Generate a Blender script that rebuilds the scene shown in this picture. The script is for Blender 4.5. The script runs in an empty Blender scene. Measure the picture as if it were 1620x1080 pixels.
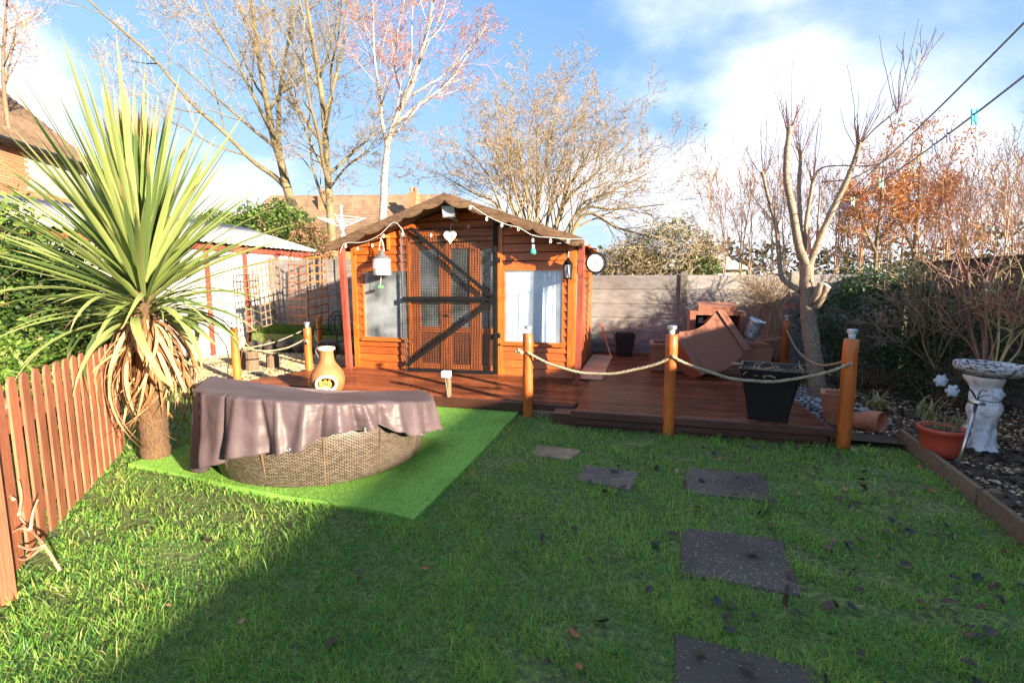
import bpy, math, random
import numpy as np
from mathutils import Vector, Matrix, noise
R = math.radians
rng = random.Random(7)
sc = bpy.context.scene
col = sc.collection

# ---------------------------------------------------------------- camera, sky, sun, exposure
CAM_H, FPX = 1.5, 768.0
PITCH = math.atan(94 / FPX)
YAW = math.atan(210 * math.cos(PITCH) / FPX)
cam = bpy.data.cameras.new('camera'); cam_o = bpy.data.objects.new('camera', cam); col.objects.link(cam_o)
cam.sensor_width = 36; cam.lens = FPX / 1620 * 36; cam.clip_start = .05; cam.clip_end = 2000
cam_o.location = (0, 0, CAM_H); cam_o.rotation_euler = (math.pi / 2 - PITCH, 0, YAW)
sc.camera = cam_o

SUN_EL = R(14.0)
SUN_TRAVEL = Vector((-.87 * math.cos(SUN_EL), .49 * math.cos(SUN_EL), -math.sin(SUN_EL))).normalized()
sun = bpy.data.lights.new('sun', 'SUN'); sun.energy = 2.6; sun.angle = R(.9); sun.color = (1, .85, .63)
sun_o = bpy.data.objects.new('sun', sun); col.objects.link(sun_o)
sun_o.rotation_euler = SUN_TRAVEL.to_track_quat('-Z', 'Y').to_euler(); sun_o.location = (20, -12, 10)

world = bpy.data.worlds.new('World'); sc.world = world; world.use_nodes = True
nt = world.node_tree; N = nt.nodes; N.clear(); Lk = nt.links.new
def nd(tree, typ, **kw):
    n = tree.nodes.new(typ)
    for k, v in kw.items():
        if k.startswith('i_'): n.inputs[int(k[2:])].default_value = v
        else: setattr(n, k, v)
    return n
sky = nd(nt, 'ShaderNodeTexSky', sky_type='NISHITA', sun_disc=False, sun_elevation=SUN_EL, sun_rotation=math.atan2(.87, -.49),
         air_density=.85, dust_density=0, ozone_density=4.0, altitude=0)
tc = nd(nt, 'ShaderNodeTexCoord')
sep = nd(nt, 'ShaderNodeSeparateXYZ'); Lk(tc.outputs['Generated'], sep.inputs[0])
zz = nd(nt, 'ShaderNodeMath', operation='MAXIMUM', i_1=0.0); Lk(sep.outputs[2], zz.inputs[0])
za = nd(nt, 'ShaderNodeMath', operation='ADD', i_1=.33); Lk(zz.outputs[0], za.inputs[0])
dx = nd(nt, 'ShaderNodeMath', operation='DIVIDE'); Lk(sep.outputs[0], dx.inputs[0]); Lk(za.outputs[0], dx.inputs[1])
dy = nd(nt, 'ShaderNodeMath', operation='DIVIDE'); Lk(sep.outputs[1], dy.inputs[0]); Lk(za.outputs[0], dy.inputs[1])
cb = nd(nt, 'ShaderNodeCombineXYZ'); Lk(dx.outputs[0], cb.inputs[0]); Lk(dy.outputs[0], cb.inputs[1])
mp = nd(nt, 'ShaderNodeMapping'); mp.inputs['Location'].default_value = (2.3, 5.1, .4); Lk(cb.outputs[0], mp.inputs[0])
n1 = nd(nt, 'ShaderNodeTexNoise', noise_dimensions='3D'); Lk(mp.outputs[0], n1.inputs['Vector'])
n1.inputs['Scale'].default_value = .95; n1.inputs['Detail'].default_value = 9; n1.inputs['Roughness'].default_value = .5; n1.inputs['Distortion'].default_value = .25
# more cloud low over the horizon, as seen in perspective
el = nd(nt, 'ShaderNodeMapRange'); Lk(zz.outputs[0], el.inputs[0])
for i, v in ((1, 0.02), (2, .60), (3, .13), (4, -.05)): el.inputs[i].default_value = v
sm = nd(nt, 'ShaderNodeMath', operation='ADD'); Lk(n1.outputs[0], sm.inputs[0]); Lk(el.outputs[0], sm.inputs[1])
rp = nd(nt, 'ShaderNodeMapRange', interpolation_type='SMOOTHSTEP'); Lk(sm.outputs[0], rp.inputs[0])
for i, v in ((1, .49), (2, .64), (3, 0), (4, .97)): rp.inputs[i].default_value = v
n2 = nd(nt, 'ShaderNodeTexNoise'); Lk(mp.outputs[0], n2.inputs['Vector']); n2.inputs['Scale'].default_value = 2.6; n2.inputs['Detail'].default_value = 6
cc = nd(nt, 'ShaderNodeValToRGB'); Lk(n2.outputs[0], cc.inputs[0])
cc.color_ramp.elements[0].position = .36; cc.color_ramp.elements[0].color = (.85, .96, 1.16, 1)
cc.color_ramp.elements[1].position = .65; cc.color_ramp.elements[1].color = (1.42, 1.42, 1.46, 1)
soft = nd(nt, 'ShaderNodeVectorMath', operation='MULTIPLY_ADD'); Lk(sky.outputs[0], soft.inputs[0]); soft.inputs[1].default_value = (.6, .6, .6); soft.inputs[2].default_value = (1, 1, 1)
div = nd(nt, 'ShaderNodeVectorMath', operation='DIVIDE'); Lk(sky.outputs[0], div.inputs[0]); Lk(soft.outputs[0], div.inputs[1])
tint = nd(nt, 'ShaderNodeMix', data_type='RGBA', blend_type='MULTIPLY'); tint.inputs[0].default_value = 1
Lk(div.outputs[0], tint.inputs[6]); tint.inputs[7].default_value = (.56, .63, .78, 1)
mx = nd(nt, 'ShaderNodeMix', data_type='RGBA'); Lk(rp.outputs[0], mx.inputs[0]); Lk(tint.outputs[2], mx.inputs[6]); Lk(cc.outputs[0], mx.inputs[7])
bg = nd(nt, 'ShaderNodeBackground'); bg.inputs[1].default_value = .15; Lk(mx.outputs[2], bg.inputs[0])
wo = nd(nt, 'ShaderNodeOutputWorld'); Lk(bg.outputs[0], wo.inputs[0])
sc.view_settings.view_transform = 'Standard'; sc.view_settings.look = 'None'; sc.view_settings.gamma = 1
sc.view_settings.use_curve_mapping = False; sc.view_settings.exposure = 3.05
sc.render.engine = 'CYCLES'; sc.cycles.max_bounces = 6; sc.cycles.transparent_max_bounces = 24; sc.cycles.use_denoising = True
sc.cycles.caustics_reflective = False; sc.cycles.caustics_refractive = False

# ---------------------------------------------------------------- helpers
_cp, _sp, _cy, _sy = math.cos(PITCH), math.sin(PITCH), math.cos(YAW), math.sin(YAW)
_F = Vector((-_sy * _cp, _cy * _cp, -_sp)); _R = Vector((_cy, _sy, 0)); _U = _R.cross(_F)
def at(x, y, Y):
    "point of the place at distance Y up the garden that the photograph shows at pixel x, y"
    d = _F + _R * ((x - 810) / FPX) - _U * ((y - 540) / FPX)
    return Vector((0, 0, CAM_H)) + d * (Y / d.y)

def M(name, c1, c2=None, rough=.6, scale=6, stretch=(1, 1, 1), bump=0., metal=0., detail=5, c3=None, big=.0, spec=.5,
      sheen=0, coat=0, lo=.3, hi=.7, distort=0., rvar=0., ovar=.19):
    m = bpy.data.materials.new(name); m.use_nodes = True; t = m.node_tree; b = t.nodes['Principled BSDF']; L = t.links.new
    b.inputs['Roughness'].default_value = rough; b.inputs['Metallic'].default_value = metal
    b.inputs['Specular IOR Level'].default_value = spec
    if sheen: b.inputs['Sheen Weight'].default_value = sheen
    if coat: b.inputs['Coat Weight'].default_value = coat; b.inputs['Coat Roughness'].default_value = .15
    c2 = c2 or tuple(min(1, v * 1.25) for v in c1)
    co = t.nodes.new('ShaderNodeTexCoord'); mpn = t.nodes.new('ShaderNodeMapping'); mpn.inputs['Scale'].default_value = stretch
    L(co.outputs['Object'], mpn.inputs[0])
    nz = t.nodes.new('ShaderNodeTexNoise'); nz.inputs['Scale'].default_value = scale; nz.inputs['Detail'].default_value = detail
    nz.inputs['Roughness'].default_value = .62; nz.inputs['Distortion'].default_value = distort
    L(mpn.outputs[0], nz.inputs['Vector'])
    cr = t.nodes.new('ShaderNodeValToRGB'); e = cr.color_ramp.elements
    e[0].position = lo; e[0].color = (*c1, 1); e[1].position = hi; e[1].color = (*c2, 1)
    if c3: k = e.new((lo + hi) / 2); k.color = (*c3, 1)
    L(nz.outputs[0], cr.inputs[0]); out = cr.outputs[0]
    if big:
        n2 = t.nodes.new('ShaderNodeTexNoise'); n2.inputs['Scale'].default_value = 1.7; n2.inputs['Detail'].default_value = 4
        L(co.outputs['Object'], n2.inputs['Vector'])
        mr = t.nodes.new('ShaderNodeMapRange'); mr.inputs[1].default_value = .3; mr.inputs[2].default_value = .7
        mr.inputs[3].default_value = 1 - big; mr.inputs[4].default_value = 1 + big * .6; L(n2.outputs[0], mr.inputs[0])
        mm = t.nodes.new('ShaderNodeMix'); mm.data_type = 'RGBA'; mm.blend_type = 'MULTIPLY'; mm.inputs[0].default_value = 1
        L(out, mm.inputs[6]); L(mr.outputs[0], mm.inputs[7]); out = mm.outputs[2]
    # each piece a little lighter or darker than its neighbour
    oi = t.nodes.new('ShaderNodeObjectInfo'); mr2 = t.nodes.new('ShaderNodeMapRange')
    mr2.inputs[3].default_value = 1 - ovar; mr2.inputs[4].default_value = 1 + ovar; L(oi.outputs['Random'], mr2.inputs[0])
    mm2 = t.nodes.new('ShaderNodeMix'); mm2.data_type = 'RGBA'; mm2.blend_type = 'MULTIPLY'; mm2.inputs[0].default_value = 1
    L(out, mm2.inputs[6]); L(mr2.outputs[0], mm2.inputs[7]); L(mm2.outputs[2], b.inputs['Base Color'])
    if rvar:
        mr3 = t.nodes.new('ShaderNodeMapRange'); mr3.inputs[1].default_value = .3; mr3.inputs[2].default_value = .7
        mr3.inputs[3].default_value = rough - rvar; mr3.inputs[4].default_value = rough + rvar; L(nz.outputs[0], mr3.inputs[0]); L(mr3.outputs[0], b.inputs['Roughness'])
    if bump:
        bp = t.nodes.new('ShaderNodeBump'); bp.inputs['Strength'].default_value = min(1, bump); bp.inputs['Distance'].default_value = .01
        L(nz.outputs[0], bp.inputs['Height']); L(bp.outputs[0], b.inputs['Normal'])
    return m

def M_leaf(name, rough=.5, trans=.3, spec=.4):
    "leaf or blade: own colour from the Col attribute, some light through"
    m = bpy.data.materials.new(name); m.use_nodes = True; t = m.node_tree; b = t.nodes['Principled BSDF']; L = t.links.new
    a = t.nodes.new('ShaderNodeAttribute'); a.attribute_name = 'Col'
    b.inputs['Roughness'].default_value = rough; b.inputs['Specular IOR Level'].default_value = spec
    L(a.outputs['Color'], b.inputs['Base Color'])
    tr = t.nodes.new('ShaderNodeBsdfTranslucent'); L(a.outputs['Color'], tr.inputs[0])
    mxs = t.nodes.new('ShaderNodeMixShader'); mxs.inputs[0].default_value = trans
    L(b.outputs[0], mxs.inputs[1]); L(tr.outputs[0], mxs.inputs[2]); L(mxs.outputs[0], t.nodes['Material Output'].inputs[0])
    return m

def M_glass(name, fog=.25, tint=(.9, .95, 1)):
    "window glass: clear with a mirror sheen and patches of condensation"
    m = bpy.data.materials.new(name); m.use_nodes = True; t = m.node_tree; L = t.links.new
    t.nodes.remove(t.nodes['Principled BSDF']); o = t.nodes['Material Output']
    tr = t.nodes.new('ShaderNodeBsdfTransparent'); tr.inputs[0].default_value = (*tint, 1)
    gl = t.nodes.new('ShaderNodeBsdfGlossy'); gl.inputs['Roughness'].default_value = .04
    lw = t.nodes.new('ShaderNodeLayerWeight'); pw = t.nodes.new('ShaderNodeMath'); pw.operation = 'POWER'; L(lw.outputs['Facing'], pw.inputs[0]); pw.inputs[1].default_value = 4
    fr = t.nodes.new('ShaderNodeMath'); fr.operation = 'MULTIPLY_ADD'; L(pw.outputs[0], fr.inputs[0]); fr.inputs[1].default_value = .7; fr.inputs[2].default_value = .05
    df = t.nodes.new('ShaderNodeBsdfDiffuse'); df.inputs[0].default_value = (.75, .8, .86, 1)
    co = t.nodes.new('ShaderNodeTexCoord'); nz = t.nodes.new('ShaderNodeTexNoise'); nz.inputs['Scale'].default_value = 2.2; nz.inputs['Detail'].default_value = 5
    L(co.outputs['Object'], nz.inputs['Vector'])
    mr = t.nodes.new('ShaderNodeMapRange'); mr.inputs[1].default_value = .35; mr.inputs[2].default_value = .7; mr.inputs[3].default_value = fog * .3; mr.inputs[4].default_value = min(1, fog * 1.7)
    L(nz.outputs[0], mr.inputs[0])
    a = t.nodes.new('ShaderNodeMixShader'); L(mr.outputs[0], a.inputs[0]); L(tr.outputs[0], a.inputs[1]); L(df.outputs[0], a.inputs[2])
    c = t.nodes.new('ShaderNodeMixShader'); L(fr.outputs[0], c.inputs[0]); L(a.outputs[0], c.inputs[1]); L(gl.outputs[0], c.inputs[2])
    L(c.outputs[0], o.inputs[0]); return m

class MB:
    def __init__(s): s.v = []; s.f = []; s.c = None
    def quad8(s, p):
        "hexahedron from 8 points: bottom ring of 4, top ring of 4"
        b = len(s.v); s.v += [tuple(q) for q in p]
        for f in ((3, 2, 1, 0), (4, 5, 6, 7), (0, 1, 5, 4), (1, 2, 6, 5), (2, 3, 7, 6), (3, 0, 4, 7)): s.f.append(tuple(b + i for i in f))
        return s
    def box(s, x0, x1, y0, y1, z0, z1):
        return s.quad8([(x0, y0, z0), (x1, y0, z0), (x1, y1, z0), (x0, y1, z0), (x0, y0, z1), (x1, y0, z1), (x1, y1, z1), (x0, y1, z1)])
    def bbox(s, x0, x1, y0, y1, z0, z1, b=.006):
        "box with chamfered upper and lower rims"
        k = len(s.v)
        for z, i in ((z0, b), (z0 + b, 0), (z1 - b, 0), (z1, b)):
            s.v += [(x0 + i, y0 + i, z), (x1 - i, y0 + i, z), (x1 - i, y1 - i, z), (x0 + i, y1 - i, z)]
        s.f.append((k + 3, k + 2, k + 1, k)); s.f.append((k + 12, k + 13, k + 14, k + 15))
        for r in range(3):
            for j in range(4): a = k + r * 4; s.f.append((a + j, a + (j + 1) % 4, a + 4 + (j + 1) % 4, a + 4 + j))
        return s
    def obox(s, c, ax, ay, az):
        "oriented box, half axes ax ay az"
        c, ax, ay, az = Vector(c), Vector(ax), Vector(ay), Vector(az)
        return s.quad8([c - ax - ay - az, c + ax - ay - az, c + ax + ay - az, c - ax + ay - az, c - ax - ay + az, c + ax - ay + az, c + ax + ay + az, c - ax + ay + az])
    def bar(s, a, b, w, h=None, up=(0, 0, 1)):
        a, b = Vector(a), Vector(b); d = (b - a); h = h or w
        u = Vector(up); sd = d.cross(u)
        if sd.length < 1e-6: sd = d.cross(Vector((0, 1, 0)))
        sd.normalize(); u = sd.cross(d).normalized()
        return s.obox((a + b) / 2, d / 2, sd * (w / 2), u * (h / 2))
    def tube(s, pts, rad, n=8, cap=True):
        pts = [Vector(p) for p in pts]; m = len(pts)
        if not hasattr(rad, '__len__'): rad = [rad] * m
        k = len(s.v); nrm = None
        for i, p in enumerate(pts):
            d = (pts[min(i + 1, m - 1)] - pts[max(i - 1, 0)])
            if d.length < 1e-9: d = Vector((0, 0, 1))
            d.normalize()
            if nrm is None: nrm = d.orthogonal().normalized()
            else:
                nrm = nrm - d * nrm.dot(d)
                nrm = nrm.normalized() if nrm.length > 1e-6 else d.orthogonal().normalized()
            bn = d.cross(nrm); r = rad[i]
            for j in range(n):
                a = 2 * math.pi * j / n; q = p + nrm * (r * math.cos(a)) + bn * (r * math.sin(a)); s.v.append((q.x, q.y, q.z))
        for i in range(m - 1):
            a = k + i * n
            for j in range(n): j2 = (j + 1) % n; s.f.append((a + j, a + j2, a + n + j2, a + n + j))
        if cap: s.f.append(tuple(k + j for j in reversed(range(n)))); s.f.append(tuple(k + (m - 1) * n + j for j in range(n)))
        return s
    def lathe(s, prof, c=(0, 0, 0), n=24, ax=None, skip=None, squash=None):
        "profile of (r, z) turned about c; ax = 3x3 orientation"
        k = len(s.v); c = Vector(c)
        for r, z in prof:
            for j in range(n):
                a = 2 * math.pi * j / n; q = Vector((r * math.cos(a), r * math.sin(a), z))
                if ax is not None: q = ax @ q
                q += c; s.v.append((q.x, q.y, q.z))
        for i in range(len(prof) - 1):
            for j in range(n):
                if skip and skip(i, j): continue
                a = k + i * n; j2 = (j + 1) % n; s.f.append((a + j, a + j2, a + n + j2, a + n + j))
        return s
    def prism(s, poly, a, b):
        "polygon poly (list of 3-D points) swept from offset a to offset b"
        k = len(s.v); n = len(poly); a, b = Vector(a), Vector(b)
        s.v += [tuple(Vector(p) + a) for p in poly] + [tuple(Vector(p) + b) for p in poly]
        s.f.append(tuple(k + i for i in reversed(range(n)))); s.f.append(tuple(k + n + i for i in range(n)))
        for i in range(n): j = (i + 1) % n; s.f.append((k + i, k + j, k + n + j, k + n + i))
        return s
    def grid(s, rows, close=False):
        k = len(s.v); m = len(rows[0])
        for r in rows: s.v += [tuple(p) for p in r]
        for i in range(len(rows) - 1):
            for j in range(m if close else m - 1):
                j2 = (j + 1) % m; s.f.append((k + i * m + j, k + i * m + j2, k + (i + 1) * m + j2, k + (i + 1) * m + j))
        return s
    def ball(s, c, r, n=10, sq=(1, 1, 1)):
        m = max(4, n // 2); prof = [(max(1e-4, r * math.sin(math.pi * i / m)), -r * math.cos(math.pi * i / m)) for i in range(m + 1)]
        k = len(s.v); s.lathe(prof, (0, 0, 0), n); c = Vector(c)
        for i in range(k, len(s.v)): v = s.v[i]; s.v[i] = (v[0] * sq[0] + c.x, v[1] * sq[1] + c.y, v[2] * sq[2] + c.z)
        return s
    def mesh(s, name, smooth=False):
        me = bpy.data.meshes.new(name); me.from_pydata(s.v, [], s.f)
        if s.c is not None:
            at_ = me.color_attributes.new('Col', 'FLOAT_COLOR', 'POINT'); at_.data.foreach_set('color', np.array(s.c, dtype=np.float32).ravel())
        if smooth: me.polygons.foreach_set('use_smooth', [True] * len(me.polygons))
        me.update(); return me
    def build(s, name, mat, parent=None, smooth=False):
        return put(name, s.mesh(name, smooth), mat, parent)

def put(name, me, mat, parent=None):
    o = bpy.data.objects.new(name, me); col.objects.link(o)
    if mat and not me.materials: me.materials.append(mat)
    if parent is not None:
        o.parent = parent
        if parent.type == 'EMPTY': o.location = -parent.location
    return o
def tag(o, label=None, cat=None, group=None, kind=None):
    if label: o['label'] = label
    if cat: o['category'] = cat
    if group: o['group'] = group
    if kind: o['kind'] = kind
    return o
def thing(name, label, cat, loc=(0, 0, 0), group=None):
    o = bpy.data.objects.new(name, None); col.objects.link(o); o.location = loc; o.empty_display_size = .1
    return tag(o, label, cat, group)
def smoothstep(a, b, x): t = min(1, max(0, (x - a) / (b - a))); return t * t * (3 - 2 * t)
def wob(x, y=0., z=0.): return noise.noise(Vector((x, y, z)))
def catmull(P, k=6):
    P = [Vector(p) for p in P]; out = []
    for i in range(len(P) - 1):
        a, b, c, d = P[max(i - 1, 0)], P[i], P[i + 1], P[min(i + 2, len(P) - 1)]
        for j in range(k):
            t = j / k; out.append(.5 * ((2 * b) + (c - a) * t + (2 * a - 5 * b + 4 * c - d) * t * t + (3 * b - a - 3 * c + d) * t ** 3))
    return out + [P[-1]]

# ---------------------------------------------------------------- materials
m_soil = M('soil', (.035, .026, .018), (.085, .062, .04), .95, 14, bump=.8, big=.3)
m_lawn = M('lawn_soil', (.05, .04, .022), (.19, .27, .055), .95, 30, bump=.8, big=.3, c3=(.10, .13, .036), lo=.32, hi=.66)
m_turf = M('turf_back', (.12, .30, .04), (.24, .46, .07), .9, 70, bump=.8, big=.3)
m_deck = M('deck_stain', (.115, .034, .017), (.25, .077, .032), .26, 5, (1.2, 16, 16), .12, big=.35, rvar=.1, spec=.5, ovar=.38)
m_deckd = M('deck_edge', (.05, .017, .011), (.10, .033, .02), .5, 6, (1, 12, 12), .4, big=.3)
m_plank = M('shed_plank', (.31, .058, .010), (.51, .125, .020), .42, 4, (1.2, 14, 22), .35, big=.32, coat=.15)
m_trim = M('shed_trim', (.38, .088, .012), (.57, .165, .026), .42, 4, (14, 14, 1.2), .3, big=.25, coat=.15)
m_doorp = M('door_panel', (.09, .028, .012), (.17, .05, .02), .45, 4, (14, 14, 1.2), .3, big=.2)
m_door = M('door_stain', (.24, .06, .02), (.42, .12, .032), .4, 4, (14, 14, 1.2), .3, big=.2)
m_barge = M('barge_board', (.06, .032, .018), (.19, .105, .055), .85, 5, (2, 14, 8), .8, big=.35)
m_felt = M('roof_felt', (.10, .07, .045), (.2, .14, .085), .95, 30, bump=.6, big=.3)
m_post = M('post_stain', (.37, .075, .010), (.54, .145, .021), .45, 5, (14, 14, 1.0), .45, big=.35, coat=.1)
m_redmetal = M('red_paint', (.22, .045, .03), (.34, .075, .05), .45, 6, (6, 6, 1), .2, big=.25)
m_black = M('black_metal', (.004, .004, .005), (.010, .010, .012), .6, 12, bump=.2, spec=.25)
m_iron = M('cast_iron', (.006, .006, .008), (.02, .02, .024), .5, 20, bump=.3)
m_mesh = M('mesh_wire', (.012, .011, .011), (.028, .026, .025), .6, 20)
m_conc = M('concrete', (.165, .15, .15), (.29, .268, .262), .9, 5, (1, 1, 2.5), .5, big=.3, detail=9)
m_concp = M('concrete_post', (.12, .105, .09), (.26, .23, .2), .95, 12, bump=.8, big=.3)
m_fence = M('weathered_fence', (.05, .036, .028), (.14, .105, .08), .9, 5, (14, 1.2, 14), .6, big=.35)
m_picket = M('picket_stain', (.28, .085, .042), (.44, .155, .082), .62, 5, (14, 14, 1.1), .5, big=.35)
m_rope = M('rope', (.26, .21, .13), (.46, .39, .27), .9, 60, bump=.6)
m_terra = M('terracotta', (.33, .12, .04), (.48, .205, .075), .65, 9, bump=.25, big=.3)
m_terra2 = M('terracotta_pot', (.30, .10, .05), (.46, .19, .10), .7, 9, bump=.3, big=.3)
m_cream = M('cream_glaze', (.62, .48, .38), (.78, .66, .56), .5, 12, bump=.2)
m_redpot = M('red_plastic', (.42, .055, .03), (.52, .085, .045), .45, 8, big=.15)
m_blackpl = M('black_plastic', (.006, .006, .007), (.014, .014, .016), .42, 10, big=.2)
m_white = M('white_paint', (.62, .60, .58), (.82, .8, .78), .55, 10, bump=.2, big=.12)
m_whitepl = M('white_plastic', (.7, .72, .74), (.85, .86, .88), .4, 8)
m_silver = M('galvanised', (.32, .36, .42), (.55, .6, .66), .38, 14, metal=.75, bump=.3)
m_steel = M('steel', (.5, .48, .47), (.66, .64, .62), .3, 20, (1, 1, .1), metal=.95)
m_paving = M('paving_stone', (.095, .068, .05), (.19, .135, .10), .7, 9, bump=.35, big=.35, c3=(.07, .055, .052), rvar=.15)
m_tile = M('roof_tile', (.13, .075, .045), (.26, .165, .10), .9, 9, bump=.5, big=.3)
m_brick = M('brick', (.36, .12, .055), (.56, .25, .13), .85, 7, bump=.5, big=.3)
m_mortar = M('mortar', (.42, .34, .27), (.55, .46, .37), .95, 20, bump=.4)
m_corr = M('corrugated_sheet', (.44, .41, .39), (.64, .61, .58), .6, 4, (3, 1, 3), .2, big=.25)
m_gwall = M('garage_wall', (.30, .28, .27), (.45, .42, .405), .8, 4, bump=.3, big=.2)
m_log = M('log', (.10, .065, .04), (.22, .15, .095), .9, 8, (8, 8, 2), .7)
m_stone = M('pebble', (.38, .29, .17), (.62, .52, .36), .8, 9, big=.1)
m_curtain = M('curtain', (.78, .80, .84), (.9, .91, .93), .85, 4, (8, 8, .5))
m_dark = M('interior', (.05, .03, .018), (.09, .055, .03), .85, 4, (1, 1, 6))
m_glass = M_glass('window_glass', .3)
m_glassd = M_glass('door_glass', .07)
m_clear = M_glass('clear_plastic', .45, (.93, .95, .97))
m_leaf = M_leaf('leaf', .5, .3)
m_grass = M_leaf('grass_blade', .45, .5, .4)
m_dry = M_leaf('dry_leaf', .75, .22, .2)
# ================================================================ GROUND
def sheet(name, poly, z, mat, label=None):
    b = MB(); b.v = [(x, y, z) for x, y in poly]; b.f = [tuple(range(len(poly)))]
    return tag(b.build(name, mat), kind='structure')
sheet('ground', [(-220, -60), (220, -60), (220, 400), (-220, 400)], -.03, m_lawn)
sheet('lawn', [(-9, -5), (2.3, -5), (2.3, 5.3), (-9, 5.3)], 0, m_lawn)
BED_N, BED_F = (2.08, 2.6), (2.37, 5.24)
sheet('flower_bed', [(2.02, 2.0), (4.24, 2.0), (4.24, 9.55), (1.70, 9.55), (1.70, 5.02), (2.34, 5.0)], .05, m_soil)
sheet('gravel_garden', [(-8.3, 5.4), (-4.4, 5.4), (-4.4, 9.55), (-8.3, 9.55)], .012, m_soil)

def pebbles(name, n, spot, size, cols, seed, kind='stuff', z=0.0):
    r = np.random.default_rng(seed); V = []; Fc = []; C = []
    base = [(1, 0, 0), (-1, 0, 0), (0, 1, 0), (0, -1, 0), (0, 0, .75), (0, 0, -.75)]
    fcs = [(0, 2, 4), (2, 1, 4), (1, 3, 4), (3, 0, 4), (2, 0, 5), (1, 2, 5), (3, 1, 5), (0, 3, 5)]
    for i in range(n):
        p = spot(r)
        if p is None: continue
        s = size * r.uniform(.5, 1.5); a = r.uniform(0, 6.28); ca, sa = math.cos(a), math.sin(a); k = len(V)
        c = cols[r.integers(len(cols))]; q = r.uniform(.75, 1.25); e = r.uniform(.55, .95)
        for v in base:
            x, y, zz = v[0] * s, v[1] * s * e, v[2] * s * .7
            V.append((p[0] + x * ca - y * sa, p[1] + x * sa + y * ca, (p[2] if len(p) > 2 else z) + zz + r.uniform(0, s * .4))); C.append((c[0] * q, c[1] * q, c[2] * q, 1))
        Fc += [tuple(k + j for j in f) for f in fcs]
    b = MB(); b.v, b.f, b.c = V, Fc, C
    return tag(b.build(name, m_dry), kind=kind)
tan = [(.50, .38, .21), (.58, .47, .29), (.42, .30, .16), (.62, .55, .42), (.34, .24, .13)]
drk = [(.10, .065, .04), (.06, .04, .028), (.14, .09, .05), (.09, .08, .07), (.03, .022, .018)]
def spot_bed(r):
    x, y = r.uniform(2.0, 4.2), r.uniform(2.6, 9.4)
    if x < 2.08 + (y - 2.6) / 2.64 * .29 + .05 and y < 5.25: return None
    if r.random() > math.exp(-max(0, y - 5.5) * .35): return None
    if wob(x * 1.6, y * 1.6, 3) < -.05 and x > 2.6: return None
    return x, y
pebbles('bed_gravel', 7500, spot_bed, .017, tan + tan[:2] + drk[:2], 1, z=.055)
def spot_bark(r):
    x, y = r.uniform(1.72, 4.2), r.uniform(2.6, 9.4)
    if x < 2.14 + (y - 2.6) / 2.64 * .29 and y < 5.25: return None
    return x, y
pebbles('bed_bark', 5500, spot_bark, .022, drk, 2, z=.055)
pebbles('deck_side_slate', 900, lambda r: (r.uniform(1.73, 2.5), r.uniform(5.6, 7.4)), .024, [(.34, .35, .37), (.24, .25, .27), (.46, .47, .5), (.13, .12, .12)], 3, z=.06)
pebbles('pale_gravel', 11000, lambda r: (r.uniform(-8.2, -4.45), r.uniform(5.55, 8.6)), .021, tan, 4, z=.018)

# grass: every blade a bent strip with its own colour
STONES = [([(-.90, 4.24), (-.50, 4.20), (-.56, 3.93), (-.93, 3.97)], .16), ([(-.44, 3.86), (.02, 3.80), (-.06, 3.44), (-.46, 3.52)], .16),
          ([(.37, 4.03), (.94, 4.02), (.90, 3.51), (.33, 3.52)], 0), ([(.27, 2.99), (.82, 2.98), (.78, 2.45), (.22, 2.48)], 0), ([(.17, 2.03), (.70, 1.97), (.68, 1.44), (.13, 1.47)], 0)]
MAT = (-4.0, -1.34, 2.62, 5.27)
def inpoly(px, py, poly):
    m = np.zeros(len(px), bool); j = len(poly) - 1
    for i in range(len(poly)):
        xi, yi = poly[i]; xj, yj = poly[j]
        c = ((yi > py) != (yj > py)) & (px < (xj - xi) * (py - yi) / (yj - yi + 1e-12) + xi); m ^= c; j = i
    return m
def field(x, y, s, seed):
    r = np.random.default_rng(seed); v = np.zeros_like(x)
    for k in range(9):
        a, b, c = r.normal(0, s), r.normal(0, s), r.uniform(0, 6.28); v += np.sin(a * x + b * y + c)
    return v / 3.0
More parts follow.
